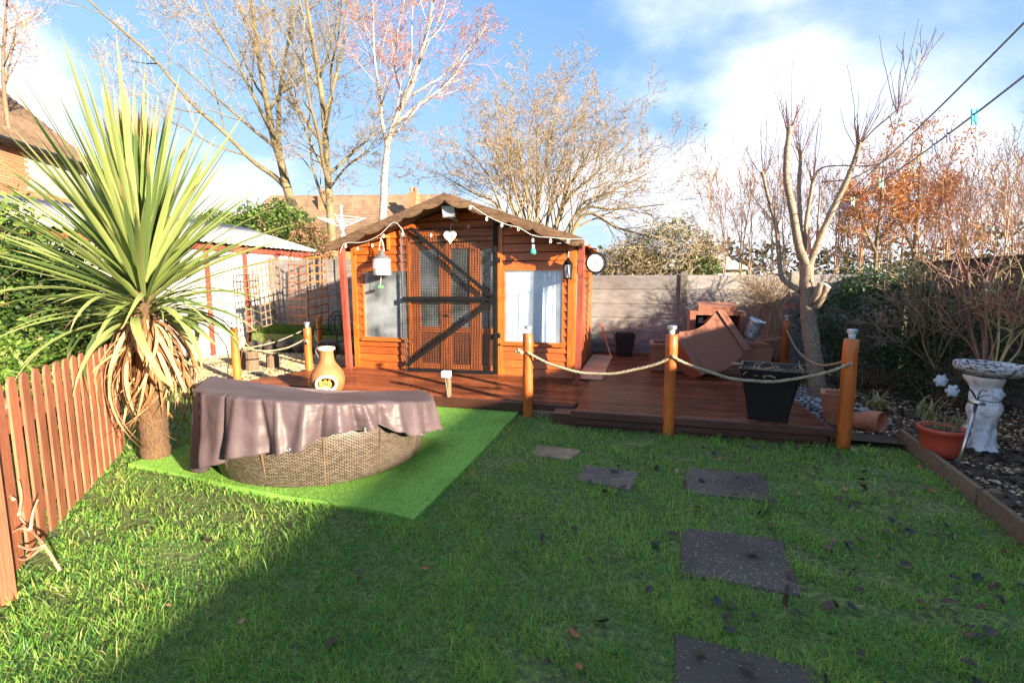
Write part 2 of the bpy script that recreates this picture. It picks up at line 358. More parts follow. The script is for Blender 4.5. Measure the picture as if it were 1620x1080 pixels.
def blades(name, X, Y, Z, length, width, cols, seed, mat, lean=.7):
    r = np.random.default_rng(seed); n = len(X)
    a = r.uniform(0, 2 * np.pi, n); ca, sa = np.cos(a), np.sin(a)
    az = r.uniform(0, 2 * np.pi, n) ; dxl, dyl = np.cos(az), np.sin(az)
    ln = lean * r.uniform(.25, 1.25, n) * length
    hh = np.sqrt(np.maximum(length ** 2 - np.minimum(ln, length * .93) ** 2, 0)); ln = np.minimum(ln, length * .93)
    V = np.zeros((n, 5, 3), np.float32); w = width / 2
    for i, s in ((0, -1), (1, 1)):
        V[:, i, 0] = X + s * w * ca; V[:, i, 1] = Y + s * w * sa; V[:, i, 2] = Z
    for i, s in ((2, -1), (3, 1)):
        V[:, i, 0] = X + s * w * .8 * ca + dxl * ln * .36; V[:, i, 1] = Y + s * w * .8 * sa + dyl * ln * .36; V[:, i, 2] = Z + hh * .62
    V[:, 4, 0] = X + dxl * ln; V[:, 4, 1] = Y + dyl * ln; V[:, 4, 2] = Z + hh
    me = bpy.data.meshes.new(name); me.vertices.add(n * 5); me.vertices.foreach_set('co', V.ravel())
    idx = np.arange(n)[:, None] * 5 + np.array([0, 1, 3, 0, 3, 2, 2, 3, 4]); me.loops.add(n * 9); me.loops.foreach_set('vertex_index', idx.ravel().astype(np.int32))
    me.polygons.add(n * 3); me.polygons.foreach_set('loop_start', np.arange(n * 3, dtype=np.int32) * 3)
    C = np.repeat(np.concatenate([cols, np.ones((n, 1))], 1)[:, None, :], 5, 1).astype(np.float32)
    ca_ = me.color_attributes.new('Col', 'FLOAT_COLOR', 'POINT'); ca_.data.foreach_set('color', C.ravel())
    me.update(); me.validate(); return put(name, me, mat)
r = np.random.default_rng(11)
n = 800000; X = r.uniform(-8.5, 2.40, n); Y = .55 + 4.75 * r.random(n) ** 1.25
dist = np.hypot(X, Y); keep = r.random(n) < np.clip((2.1 / np.maximum(dist, .5)) ** 1.75, 0, 1)
keep &= X < 2.06 + (Y - 2.6) / 2.64 * .29
keep &= ~((X > MAT[0] + .02) & (X < MAT[1] - .02) & (Y > 2.84 - .24 * (X - MAT[0]) / (MAT[1] - MAT[0]) + .03) & (Y < MAT[3]))
keep &= ~((X > -.7) & (Y > 4.97)); keep &= ~((X < -5.3) & (r.random(n) < .5))
keep &= np.abs(X / np.maximum(Y, .1)) < 2.6
for p, rag in STONES:
    cx = sum(q[0] for q in p) / 4; cy = sum(q[1] for q in p) / 4
    e = .90 + .06 * field(X, Y, 14, 5) - rag * .5 * np.abs(field(X, Y, 9, 6))
    keep &= ~inpoly((X - cx) / e + cx, (Y - cy) / e + cy, p)
bare = field(X, Y, 2.6, 8); bare2 = field(X, Y, 11, 9)
keep &= ~((bare * .7 + .75 * bare2 < -.85) & (r.random(n) < .85))
keep &= ~((np.hypot((X + 2.9) / .9, (Y - 2.42) / .22) < 1) & (r.random(n) < .72))    # worn soil along the mat
X, Y, dist = X[keep], Y[keep], dist[keep]; n = len(X)
cl = field(X, Y, 6.5, 21); cl2 = field(X, Y, 2.0, 22); tuft = field(X, Y, 22, 23)
length = np.clip(.037 + .010 * cl + .014 * tuft, .014, .1) * r.uniform(.5, 1.35, n) * np.where(r.random(n) < .10, 1.7, 1)
width = .0030 * r.uniform(.7, 1.4, n) * np.clip((dist / 2.1) ** 1.25, 1, 3.2)
g1, g2, g3, g4 = np.array([.13, .32, .05]), np.array([.36, .55, .10]), np.array([.48, .46, .19]), np.array([.10, .26, .07])
t = np.clip(.40 + .26 * cl + .16 * cl2 + .12 * tuft + r.normal(0, .28, n), 0, 1)[:, None]
cols = g1 * (1 - t) + g2 * t
dry = (r.random(n) < .07 + .06 * (cl2 > .4) + .10 * (X < -1.7))[:, None]; cols = np.where(dry, g3 * r.uniform(.6, 1.1, (n, 1)), cols)  # extra straw-coloured blades on the sunlit left paint in the sun's yellow
blue = (r.random(n) < .16)[:, None]; cols = np.where(blue, g4, cols)
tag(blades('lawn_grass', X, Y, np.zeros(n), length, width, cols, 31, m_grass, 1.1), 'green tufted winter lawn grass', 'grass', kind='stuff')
# grass on the raised strip before the concrete wall
n = 14000; X = r.uniform(-8.3, -5.0, n); Y = r.uniform(8.72, 9.5, n); t = r.random((n, 1))
tag(blades('bank_grass', X, Y, np.full(n, .40), r.uniform(.06, .2, n), np.full(n, .010), (g1 * (1 - t) + g2 * t) * .5, 32, m_grass, .7), 'grass on the raised bank', 'grass', kind='stuff')

# ---------------------------------------------------------------- artificial turf mat, stepping stones
tm = thing('artificial_grass_mat', 'bright green artificial grass mat laid under the covered sofa', 'mat', (-2.67, 3.9, 0))
rows = []
for i in range(41):
    row = []
    for j in range(41):
        u, v = i / 40, j / 40; x = MAT[0] + u * (MAT[1] - MAT[0]); y0 = 2.84 - .24 * u + .03 * math.sin(u * 9); y = y0 + v * (MAT[3] - y0)
        x += .02 * wob(y * 2.2, 3) * (1 if u in (0, 1) else 0)
        z = .024 + .012 * wob(x * 2, y * 2, 5) + .018 * max(0, 1 - v * 7) * max(0, wob(x * 1.3, 7) + .55) + .015 * max(0, 1 - u * 9) * max(0, wob(y * 1.7, 2) + .4)
        row.append((x, y, z))
    rows.append(row)
b = MB(); b.grid(rows)
edge = [rows[i][0] for i in range(41)] + [rows[40][j] for j in range(41)] + [rows[i][40] for i in reversed(range(41))] + [rows[0][j] for j in reversed(range(41))]
b.grid([edge, [(p[0], p[1], -.004) for p in edge]]); b.build('backing', m_turf, tm)
n = 55000; rr = np.random.default_rng(5); u, v = rr.random(n), rr.random(n)
ii = np.minimum((u * 40).astype(int), 39); jj = np.minimum((v * 40).astype(int), 39); G = np.array(rows)
P = G[ii, jj] * ((1 - (u * 40 - ii)) * (1 - (v * 40 - jj)))[:, None] + G[ii + 1, jj] * ((u * 40 - ii) * (1 - (v * 40 - jj)))[:, None] + G[ii, jj + 1] * ((1 - (u * 40 - ii)) * (v * 40 - jj))[:, None] + G[ii + 1, jj + 1] * ((u * 40 - ii) * (v * 40 - jj))[:, None]
t = rr.random((n, 1)); fl = np.clip(.5 + .25 * field(P[:, 0], P[:, 1], 5, 3), 0, 1)[:, None]
cols = np.array([.17, .38, .045]) * (1 - t) + np.array([.32, .56, .08]) * t; cols *= (.62 + .55 * fl)
sp = (field(P[:, 0], P[:, 1], 26, 13) < -1.55) & (P[:, 0] > -2.2); cols[sp] *= .35
o = blades('turf_pile', P[:, 0], P[:, 1], P[:, 2], rr.uniform(.004, .011, n), np.full(n, .004), cols, 6, m_grass, .8)
o.parent = tm; o.location = -tm.location; o['kind'] = 'stuff'

m_sand = M('sandy_stone', (.20, .125, .07), (.36, .25, .16), .85, 18, bump=.4, big=.3)
slabs = ['small sandy stepping stone half sunk beside the green mat', 'small dark stepping stone sunk in grass beside the sandy one',
         'square wet stepping slab lying closest to the raised deck', 'square grey stepping slab with a pale gritty patch', 'square dark stepping slab speckled with white grit']
m_gritty = M('gritty_slab', (.09, .068, .05), (.36, .28, .18), .8, 55, (1, 1, 1), .5, big=.55, lo=.45, hi=.68, c3=(.075, .06, .056))
m_speck = M('speckled_slab', (.08, .06, .046), (.55, .5, .45), .8, 60, (1, 1, 1), .4, big=.25, lo=.62, hi=.74)
for k, (p, rag) in enumerate(STONES):
    cx = sum(q[0] for q in p) / 4; cy = sum(q[1] for q in p) / 4; ring = []
    for i in range(4):
        a, c = Vector((*p[i], 0)), Vector((*p[(i + 1) % 4], 0))
        for j in range(8):
            q = a.lerp(c, j / 8); s = 1 + .05 * wob(q.x * 9, q.y * 9, k) - rag * .6 * abs(wob(q.x * 5, q.y * 5, k + 3)); ring.append((cx + (q.x - cx) * s, cy + (q.y - cy) * s))
    b = MB(); ins = [((x - cx) * .975 + cx, (y - cy) * .975 + cy) for x, y in ring]
    b.grid([[(x, y, -.03) for x, y in ring], [(x, y, .006) for x, y in ring], [(x, y, .014) for x, y in ins]], True)
    b.f.append(tuple(64 + i for i in range(32)))
    tag(b.build('stepping_stone', [m_sand, m_paving, m_gritty, m_gritty, m_speck][k]), slabs[k], 'stepping stone', 'stepping stones in the lawn')

# ---------------------------------------------------------------- deck: each board a piece
dk = thing('timber_deck', 'wet red brown timber deck around the summer house', 'deck', (-1.8, 7, 0))
def board(y, x0, x1, z, w=.113, name='board'):
    b = MB(); b.bbox(x0, x1, y, y + w, z - .03, z, .004)
    g = 6
    for i in range(1, g):                                   # moulded grooves
        yy = y + w * i / g; b.box(x0 + .005, x1 - .005, yy - .004, yy + .004, z - .001, z + .004)
    return b.build(name, m_deck, dk)
y = 4.93; k = 0
while y < 9.35:
    zr = .17 if y < 6.7 else .15
    if y < 5.28: segs = [(-.66, 1.68)]
    elif y < 6.66: segs = [(-5.28 + (y - 5.28) * .33, -2.9 + .5 * (k % 3)), (-2.892 + .5 * (k % 3), -.70), (-.692, 1.68)]
    else: segs = [(-.93, .2 + .35 * (k % 3)), (.208 + .35 * (k % 3), 1.68)]
    for (x0, x1) in segs: board(y, x0, x1, (.15 if x1 < -.6 else .165) + .0015 * rng.random())
    y += .122; k += 1
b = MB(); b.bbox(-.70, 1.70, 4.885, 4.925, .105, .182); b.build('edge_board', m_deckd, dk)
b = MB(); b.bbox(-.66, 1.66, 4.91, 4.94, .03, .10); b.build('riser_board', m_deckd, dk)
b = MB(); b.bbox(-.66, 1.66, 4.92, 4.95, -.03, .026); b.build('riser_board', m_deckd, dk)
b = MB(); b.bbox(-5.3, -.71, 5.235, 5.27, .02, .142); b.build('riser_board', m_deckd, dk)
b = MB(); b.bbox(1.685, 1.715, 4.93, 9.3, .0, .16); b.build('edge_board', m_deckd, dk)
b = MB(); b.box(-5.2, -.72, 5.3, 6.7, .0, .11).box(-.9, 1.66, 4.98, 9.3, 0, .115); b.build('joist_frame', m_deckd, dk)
b = MB(); b.bbox(-1.18, -.74, 5.16, 5.225, -.02, .07); tag(b.build('buried_sleeper', m_log), 'worn timber sleeper under the deck front beside round post', 'sleeper')

# ---------------------------------------------------------------- concrete panel wall at the back
cw = thing('concrete_wall', 'pale grey concrete panel wall behind the summer house', 'wall', (-2, 9.6, 0))
pm = {}
def cpanel(x0, x1, z):
    b = MB(); b.bbox(x0, x1, 9.58, 9.63, z, z + .2715, .013); b.build('panel', m_conc, cw)
xp = .70
for k in range(-5, 2):
    x0 = xp + 1.83 * k; x1 = x0 + 1.83
    hi = x0 < -4.4; rows_ = 7 if hi else 6; zb = 0.10 if hi else -.005
    for q in range(rows_): cpanel(x0 + .05, min(x1, 4.26) - .05, zb + q * .272)
    b = MB(); b.bbox(x0 - .06, x0 + .06, 9.54, 9.66, -.05, zb + rows_ * .272 + .06, .012); b.build('post', m_concp, cw)

# ---------------------------------------------------------------- wooden fence along the right side
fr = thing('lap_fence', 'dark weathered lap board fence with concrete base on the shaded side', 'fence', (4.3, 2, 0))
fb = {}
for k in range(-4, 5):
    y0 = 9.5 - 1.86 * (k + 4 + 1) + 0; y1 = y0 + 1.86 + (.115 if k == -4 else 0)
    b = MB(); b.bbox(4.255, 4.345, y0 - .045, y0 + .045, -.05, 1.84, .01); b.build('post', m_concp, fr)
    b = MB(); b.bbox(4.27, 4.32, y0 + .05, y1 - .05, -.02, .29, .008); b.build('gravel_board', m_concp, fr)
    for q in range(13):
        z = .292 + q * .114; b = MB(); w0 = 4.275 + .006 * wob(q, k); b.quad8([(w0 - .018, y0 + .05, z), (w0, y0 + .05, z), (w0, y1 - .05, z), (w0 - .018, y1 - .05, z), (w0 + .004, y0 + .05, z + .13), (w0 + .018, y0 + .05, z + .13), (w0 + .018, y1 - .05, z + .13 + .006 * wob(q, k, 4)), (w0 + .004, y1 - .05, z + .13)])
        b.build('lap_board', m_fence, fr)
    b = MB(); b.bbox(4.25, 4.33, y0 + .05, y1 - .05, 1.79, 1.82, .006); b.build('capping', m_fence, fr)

# edging boards of the flower bed
eb = thing('bed_edging', 'dark timber edging board between the lawn and the gravel bed', 'edging', (2.2, 4, 0))
for (a, c) in (((2.37, 5.24), (2.215, 3.83)), ((2.212, 3.80), (2.05, 2.33))):
    b = MB(); b.bar((a[0], a[1], .05), (c[0], c[1], .05), .035, .16); b.build('board', m_log, eb)
    b = MB(); b.bbox(a[0] + .02, a[0] + .07, a[1] - .08, a[1] - .03, -.05, .15); b.build('peg', m_log, eb)

# ---------------------------------------------------------------- raised bank with log and stone edging at the far left
b = MB(); b.quad8([(-8.3, 8.68, 0), (-5.0, 8.68, 0), (-5.0, 9.54, 0), (-8.3, 9.54, 0), (-8.3, 8.74, .39), (-5.0, 8.74, .39), (-5.0, 9.54, .46), (-8.3, 9.54, .46)])
tag(b.build('grass_bank', m_lawn), kind='structure')
for k in range(9):
    x = -8.1 + k * .38 + rng.uniform(-.05, .05); h = rng.uniform(.26, .36); s = rng.uniform(.15, .2)
    b = MB(); b.ball((x, 8.6 + rng.uniform(-.04, .04), h * .45), s, 12, (1, .7, h / s * .55))
    b.v = [tuple(Vector(v) + Vector((wob(v[0] * 7, v[1] * 7, v[2] * 7), wob(v[1] * 7, v[2] * 7, 3), wob(v[2] * 7, v[0] * 7, 8))) * .05) for v in b.v]
    tag(b.build('edging_rock', m_paving, None, True), 'rough grey rock edging the grassy bank', 'rock', 'rocks edging the grassy bank')
for k, (x, y, h) in enumerate([(-6.35, 6.65, .34), (-6.62, 6.85, .38), (-6.9, 7.0, .3), (-6.2, 6.95, .26)]):
    b = MB(); b.tube([(x, y, -.02), (x + .01, y, h * .6), (x, y, h)], [.11, .105, .1], 12)
    tag(b.build('log_stump', m_log, None), 'short upright log standing on the pale gravel', 'log', 'logs on the pale gravel')
# ================================================================ SUMMER HOUSE
X0, X1, Y0, Y1, FZ = -4.38, -.97, 6.75, 9.3, .15
XM, EAVE, APEX = (X0 + X1) / 2, 2.02, 2.60
SLOPE = (APEX - EAVE) / (X1 - XM)
sh = thing('summer_house', 'orange stained timber summer house with a shallow pitched roof', 'shed', (XM, 8, 0))
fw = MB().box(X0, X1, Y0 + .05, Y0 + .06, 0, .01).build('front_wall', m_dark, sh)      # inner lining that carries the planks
OPEN = [(-4.24, -3.44, .622, 1.684), (-3.42, -1.99, .15, 2.10), (-1.96, -1.08, .622, 1.684)]
def wtop(z): return X1 - XM if z <= EAVE else max(0.01, (APEX - z) / SLOPE)
def plank_front(z0, z1):
    a0, a1 = wtop(z0), wtop(z1); cuts = [(XM - a0, XM + a0)]
    for (xa, xb, za, zb) in OPEN:
        if z0 < zb - .02 and z1 > za + .02:
            new = []
            for (p, q) in cuts:
                if xb <= p or xa >= q: new.append((p, q)); continue
                if xa > p: new.append((p, xa))
                if xb < q: new.append((xb, q))
            cuts = new
    for (p, q) in cuts:
        if q - p < .03: continue
        tp = max(p, XM - a1); tq = min(q, XM + a1); b = MB()
        if tq - tp < .02: continue
        b.quad8([(p, Y0 - .028, z0), (q, Y0 - .028, z0), (q, Y0 + .02, z0), (p, Y0 + .02, z0), (tp, Y0 - .006, z1 - .011), (tq, Y0 - .006, z1 - .011), (tq, Y0 + .02, z1 - .011), (tp, Y0 + .02, z1 - .011)])
        b.build('plank', m_plank, fw)
z = FZ
while z < APEX - .05:
    plank_front(z, min(z + .118, APEX - .01)); z += .118
# side wall facing the deck
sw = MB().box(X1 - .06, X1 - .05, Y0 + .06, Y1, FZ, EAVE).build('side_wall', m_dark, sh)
z = FZ
while z < EAVE - .02:
    for (ya, yb) in ([(Y0 + .02, Y0 + .16), (Y0 + .62, Y1)] if .62 < z + .06 < 1.66 else [(Y0 + .02, Y1)]):
        b = MB(); z1 = min(z + .108, EAVE + .05)
        b.quad8([(X1 - .03, ya, z), (X1 + .026, ya, z), (X1 + .026, yb, z), (X1 - .03, yb, z), (X1 - .03, ya, z1), (X1 + .004, ya, z1), (X1 + .004, yb, z1), (X1 - .03, yb, z1)])
        b.build('plank', m_plank, sw)
    z += .118
lw = MB().box(X0, X0 + .03, Y0 + .06, Y1, FZ, EAVE).build('side_wall', m_dark, sh)
z = FZ
while z < EAVE - .02:
    b = MB(); b.quad8([(X0 - .02, Y0 + .02, z), (X0 - .001, Y0 + .02, z), (X0 - .001, Y1, z), (X0 - .02, Y1, z), (X0 - .004, Y0 + .02, z + .114), (X0 - .001, Y0 + .02, z + .114), (X0 - .001, Y1, z + .114), (X0 - .004, Y1, z + .114)]); b.build('plank', m_plank, lw); z += .118
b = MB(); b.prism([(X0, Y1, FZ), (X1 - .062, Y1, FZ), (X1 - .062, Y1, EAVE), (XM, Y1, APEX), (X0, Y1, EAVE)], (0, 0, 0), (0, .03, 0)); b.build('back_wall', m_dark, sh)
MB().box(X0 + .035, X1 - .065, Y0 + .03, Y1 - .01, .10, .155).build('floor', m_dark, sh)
MB().box(X0, X1, Y0, Y0 + .03, .0, .135).build('plinth', m_deckd, sh)
# corner and opening trims
def trim(x0, x1, z0, z1, yo=.034, mat=m_trim): return MB().bbox(x0, x1, Y0 - yo, Y0 + .015, z0, z1, .004).build('trim', mat, sh)
trim(X0 - .035, X0 + .045, FZ - .03, EAVE + .02); trim(X1 - .05, X1 + .035, FZ - .03, EAVE + .02)
trim(-2.035, -1.965, .12, 2.30); trim(-3.46, -3.41, .15, 2.1)
MB().bbox(X1 + .022, X1 + .045, Y0 + .05, Y0 + .13, FZ, EAVE).build('trim', m_trim, sh)
# windows
def window(xa, xb, za, zb, glass, curtain=True):
    w = MB()
    for q in ((xa, xa + .022, za, zb), (xb - .022, xb, za, zb), (xa + .023, xb - .023, zb - .022, zb), (xa + .023, xb - .023, za, za + .022)): w.box(q[0], q[1], Y0 - .026, Y0 + .03, q[2], q[3])
    w = w.build('window', m_trim, sh)
    MB().box(xa + .022, xb - .022, Y0 - .012, Y0 - .008, za + .022, zb - .022).build('pane', glass, w)
    MB().bbox(xa - .03, xb + .03, Y0 - .06, Y0 + .01, za - .035, za - .002, .005).build('sill', m_trim, w)
    if curtain:
        rows = []
        for zq in (za - .02, (za + zb) / 2, zb):
            rows.append([(xa + (xb - xa) * i / 70, Y0 + .032 + .007 * math.sin(i * .95 + 1.3 * math.sin(i * .31)) + .004 * math.sin(i * 2.7 + zq), zq) for i in range(71)])
        MB().grid(rows).build('curtain', m_curtain, w, True)
m_glassf = M_glass('steamed_glass', .16); m_glassw = M_glass('filmed_glass', .10)
window(-4.24, -3.44, .622, 1.684, m_glassf, False); window(-1.96, -1.08, .622, 1.684, m_glassw, True)
w = MB().box(X1 - .02, X1 + .028, Y0 + .16, Y0 + .20, .62, 1.66).box(X1 - .02, X1 + .028, Y0 + .58, Y0 + .62, .62, 1.66).box(X1 - .02, X1 + .028, Y0 + .201, Y0 + .579, .62, .66).box(X1 - .02, X1 + .028, Y0 + .201, Y0 + .579, 1.62, 1.66).build('window', m_trim, sh)
MB().box(X1 + .002, X1 + .006, Y0 + .2, Y0 + .58, .66, 1.62).build('pane', m_glassf, w)
# glazed doors
stiles = [-3.41, -3.28, -2.95, -2.77, -2.47, -2.31, -2.04]
for leaf, (xa, xb) in enumerate(((-3.405, -2.865), (-2.858, -2.042))):
    d = MB(); ins = [(-3.405, -3.275), (-2.95, -2.865)] if leaf == 0 else [(-2.858, -2.77), (-2.47, -2.31), (-2.085, -2.042)]
    for (p, q) in ins: d.bbox(p, q, Y0 - .005, Y0 + .04, .165, 2.08, .006)
    for j in range(len(ins) - 1):
        p, q = ins[j][1] + .001, ins[j + 1][0] - .001
        for (za, zb) in ((.165, .27), (.74, .83), (1.98, 2.08)): d.bbox(p, q, Y0, Y0 + .035, za, zb, .005)
    d = d.build('door', m_door, sh)
    for j in range(len(ins) - 1):
        p, q = ins[j][1] + .001, ins[j + 1][0] - .001
        MB().box(p, q, Y0 + .014, Y0 + .018, .83, 1.98).build('pane', m_glassd, d)
        MB().bbox(p, q, Y0 + .012, Y0 + .026, .27, .74, .006).build('panel', m_doorp, d)
    if leaf: MB().tube([(-2.82, Y0 - .01, 1.02), (-2.82, Y0 - .05, 1.02), (-2.74, Y0 - .055, 1.02)], .009, 8).build('handle', m_steel, d)
MB().bbox(-3.42, -1.99, Y0 - .028, Y0 + .02, 2.085, 2.15, .005).build('lintel', m_trim, sh)
# things seen dimly inside
b = MB(); b.tube([(-3.75, 7.5, .16), (-3.75, 7.5, .5), (-3.75, 7.5, .95)], [.14, .2, .06], 14); tag(b.build('pale_form', m_curtain, None, True), 'pale tapering form seen through the steamed window of the summer house', 'bundle')  # plain pale form standing behind the left pane
ch = thing('white_chair', 'white chair inside the summer house behind the glass doors', 'chair', (-2.9, 8, .155))
MB().bbox(-3.12, -2.68, 7.8, 8.2, .55, .59).build('seat', m_whitepl, ch); MB().bbox(-3.12, -2.68, 8.2, 8.24, .6, 1.1).build('backrest', m_whitepl, ch)
for (x, y) in ((-3.08, 7.84), (-2.72, 7.84), (-3.08, 8.16), (-2.72, 8.16)): MB().bar((x, y, .156), (x, y, .55), .04).build('leg', m_whitepl, ch)
# roof
OV = .17
def roof_pt(s, d, dz=0): x = XM + s * d; return x, APEX + .07 - d * SLOPE + dz
roof = None
for s in (-1, 1):
    xe, ze = roof_pt(s, X1 - XM + OV)
    b = MB(); xa, za = XM, APEX + .07
    b.quad8([(xa, 6.36, za - .05), (xe, 6.36, ze - .05), (xe, Y1 + .15, ze - .05), (xa, Y1 + .15, za - .05), (xa, 6.36, za), (xe, 6.36, ze), (xe, Y1 + .15, ze), (xa, Y1 + .15, za)] if s > 0 else
            [(xe, 6.36, ze - .05), (xa, 6.36, za - .05), (xa, Y1 + .15, za - .05), (xe, Y1 + .15, ze - .05), (xe, 6.36, ze), (xa, 6.36, za), (xa, Y1 + .15, za), (xe, Y1 + .15, ze)])
    o = b.build('roof', m_felt, sh)
    for q in range(15):                                     # shingle tabs along the eave
        y = 6.40 + q * .2; b = MB(); b.obox((xe - s * .03, y + .09, ze - .02 + .004 * wob(q, s)), (s * .075, 0, -.024), (0, .094, 0), (.002, 0, .008)); b.build('eave_shingle', m_trim if s > 0 else m_felt, o)
    # scalloped barge board
    n = 60; top = []; bot = []
    for i in range(n + 1):
        d = (X1 - XM + OV + .03) * i / n; x, zt = roof_pt(s, d, .035); per = (d % .31) / .31
        dep = .088 + .055 * math.sin(math.pi * per) ** .6 + .014 * wob(d * 3, s * 4); top.append((x, zt)); bot.append((x, zt - dep))
    b = MB(); k = len(b.v)
    for yq in (6.325, 6.352):
        b.v += [(x, yq, z) for x, z in top] + [(x, yq, z) for x, z in bot]
    m = n + 1
    for i in range(n):
        b.f += [(k + i, k + i + 1, k + m + i + 1, k + m + i), (k + 2 * m + i + 1, k + 2 * m + i, k + 3 * m + i, k + 3 * m + i + 1), (k + i + 1, k + i, k + 2 * m + i, k + 2 * m + i + 1), (k + m + i, k + m + i + 1, k + 3 * m + i + 1, k + 3 * m + i)]
    b.f += [(k + n, k + 2 * m + n, k + 3 * m + n, k + m + n)]
    b.build('barge_board', m_barge, sh)
# red posts under the roof corners
for (a, c, lab) in (((-4.44, 6.60), (-4.36, 6.40), 'leaning dull red metal post under the roof corner beside iron chair'), ((-.83, 6.40), (-.80, 6.40), 'upright dull red metal post under the roof corner by the clock')):
    b = MB(); b.bar((a[0], a[1], .155), (c[0], c[1], 2.02), .075, .075, (0, 1, 0)); t = thing('roof_post', lab, 'post', (a[0], a[1], .15), 'red posts of the summer house')
    b.build('shaft', m_redmetal, t); MB().bbox(a[0] - .07, a[0] + .07, a[1] - .07, a[1] + .07, .151, .163, .003).build('foot_plate', m_redmetal, t)
# black mesh gate in front of the doors
gt = thing('mesh_gate', 'black steel gate with wire mesh and diagonal braces over the doors', 'gate', (-2.75, 6.68, .15))
GL0, GL1, GR0, GR1 = Vector((-3.47, 6.64, .16)), Vector((-3.53, 6.69, 2.32)), Vector((-2.06, 6.66, .17)), Vector((-2.06, 6.69, 2.33))
def gp(u, v): return (GL0.lerp(GL1, v)).lerp(GR0.lerp(GR1, v), u)
MB().bar(gp(0, 0), gp(0, 1), .022, .022, (0, 1, 0)).build('upright', m_steel, gt); MB().bar(gp(1, 0), gp(1, 1), .055, .03, (0, 1, 0)).build('upright', m_black, gt)
MB().bar(gp(.012, .505), gp(.98, .505), .03, .055).build('rail', m_black, gt); MB().bar(gp(.012, .008), gp(.98, .008), .03, .05).build('rail', m_black, gt)
off = Vector((0, -.022, 0))
MB().bar(gp(.11, .985) + off, gp(.97, .52) + off, .03, .05).build('brace', m_black, gt); MB().bar(gp(.02, .04) + off, gp(.97, .485) + off, .03, .05).build('brace', m_black, gt)
b = MB(); o2 = Vector((0, .012, 0))
for i in range(1, 36): b.bar(gp(i / 36, .01) + o2, gp(i / 36, .995) + o2, .005, .004, (0, 1, 0))
for i in range(1, 56): b.bar(gp(.005, i / 56) + o2 * 1.35, gp(.99, i / 56) + o2 * 1.35, .004, .005)
tag(b.build('wire_mesh', m_mesh, gt), kind='stuff')
for v in (.25, .75): MB().bbox(-2.05, -1.99, 6.66, 6.70, .16 + 2.15 * v, .23 + 2.15 * v).build('hinge', m_black, gt)
MB().bbox(-3.50, -3.45, 6.62, 6.65, 1.2, 1.28).build('latch', m_black, gt)

# ---------------------------------------------------------------- fittings on the summer house
t = thing('floodlight', 'square grey floodlight under the gable peak', 'lamp', (-2.69, 6.6, 2.45))
MB().obox((-2.66, 6.46, 2.475), (.095, 0, 0), (0, .035, .01), (0, -.02, .075)).build('housing', m_silver, t); MB().obox((-2.66, 6.42, 2.465), (.082, 0, 0), (0, .002, .001), (0, -.017, .062)).build('lens', m_clear, t); MB().bar((-2.65, 6.48, 2.40), (-2.65, 6.73, 2.38), .03, .03).build('bracket', m_whitepl, t)
t = thing('heart_plaque', 'white heart shaped plaque with faint writing on the mesh gate', 'plaque', (-2.73, 6.64, 2.13))
hp = []
for i in range(40):
    a = 2 * math.pi * i / 40; hp.append((-2.73 + .0063 * 16 * math.sin(a) ** 3 * .95, 6.645, 2.15 + .0062 * (13 * math.cos(a) - 5 * math.cos(2 * a) - 2 * math.cos(3 * a) - math.cos(4 * a))))
MB().prism(hp, (0, 0, 0), (0, .012, 0)).build('plate', m_white, t)
b = MB()
for j in range(4): b.tube([(-2.78 + .1 * i / 16 * (1 - .12 * j) + .006 * j, 6.6435, 2.185 - .03 * j + .006 * math.sin(i * 2.1 + j)) for i in range(17)], .0016, 4)
b.build('writing', m_mesh, t); MB().tube([(-2.73, 6.65, 2.2), (-2.72, 6.665, 2.3), (-2.7, 6.67, 2.33)], .003, 5).build('cord', m_white, t)
# big hanging lantern
t = thing('hanging_lantern', 'large ribbed glass lantern hanging by the left window', 'lantern', (-3.8, 6.6, 1.6))
c0 = (-3.8, 6.58, 0); ribs = [(0.135 if i % 2 else .127) for i in range(28)]
b = MB(); b.grid([[(c0[0] + ribs[i] * k * math.cos(i * math.pi / 14), c0[1] + ribs[i] * k * math.sin(i * math.pi / 14), z) for i in range(28)] for z, k in ((1.60, .95), (1.615, 1), (1.83, 1), (1.84, .96))], True); b.build('glass_jar', m_clear, t, True)
b = MB(); b.lathe([(.13, 1.842), (.11, 1.87), (.05, 1.91), (.035, 1.92), (.035, 1.97), (.001, 1.975)], c0, 20); b.build('lid', m_silver, t, True)
MB().lathe([(.001, 1.602), (.11, 1.603), (.11, 1.72), (.001, 1.73)], c0, 16).build('candle', m_cream, t, True)
MB().tube([(c0[0] - .04, c0[1], 1.95), (c0[0] - .03, c0[1], 2.05), (c0[0], c0[1], 2.15), (c0[0] + .03, c0[1], 2.05), (c0[0] + .04, c0[1], 1.95)], .006, 6).build('handle', m_whitepl, t)
t = thing('lantern_bracket', 'orange timber bracket holding the ribbed lantern', 'bracket', (-3.76, 6.7, 2.1)); MB().bbox(-3.775, -3.735, 6.69, 6.726, 1.98, 2.20, .004).build('block', m_trim, t); MB().bar((-3.80, 6.57, 2.175), (-3.755, 6.70, 2.175), .03, .03).build('arm', m_trim, t)
m_gg = bpy.data.materials.new('green_glass'); m_gg.use_nodes = True; q = m_gg.node_tree.nodes['Principled BSDF']; q.inputs['Base Color'].default_value = (.12, .75, .12, 1); q.inputs['Roughness'].default_value = .15
m_gt = bpy.data.materials.new('teal_glass'); m_gt.use_nodes = True; q = m_gt.node_tree.nodes['Principled BSDF']; q.inputs['Base Color'].default_value = (.05, .42, .27, 1); q.inputs['Roughness'].default_value = .12
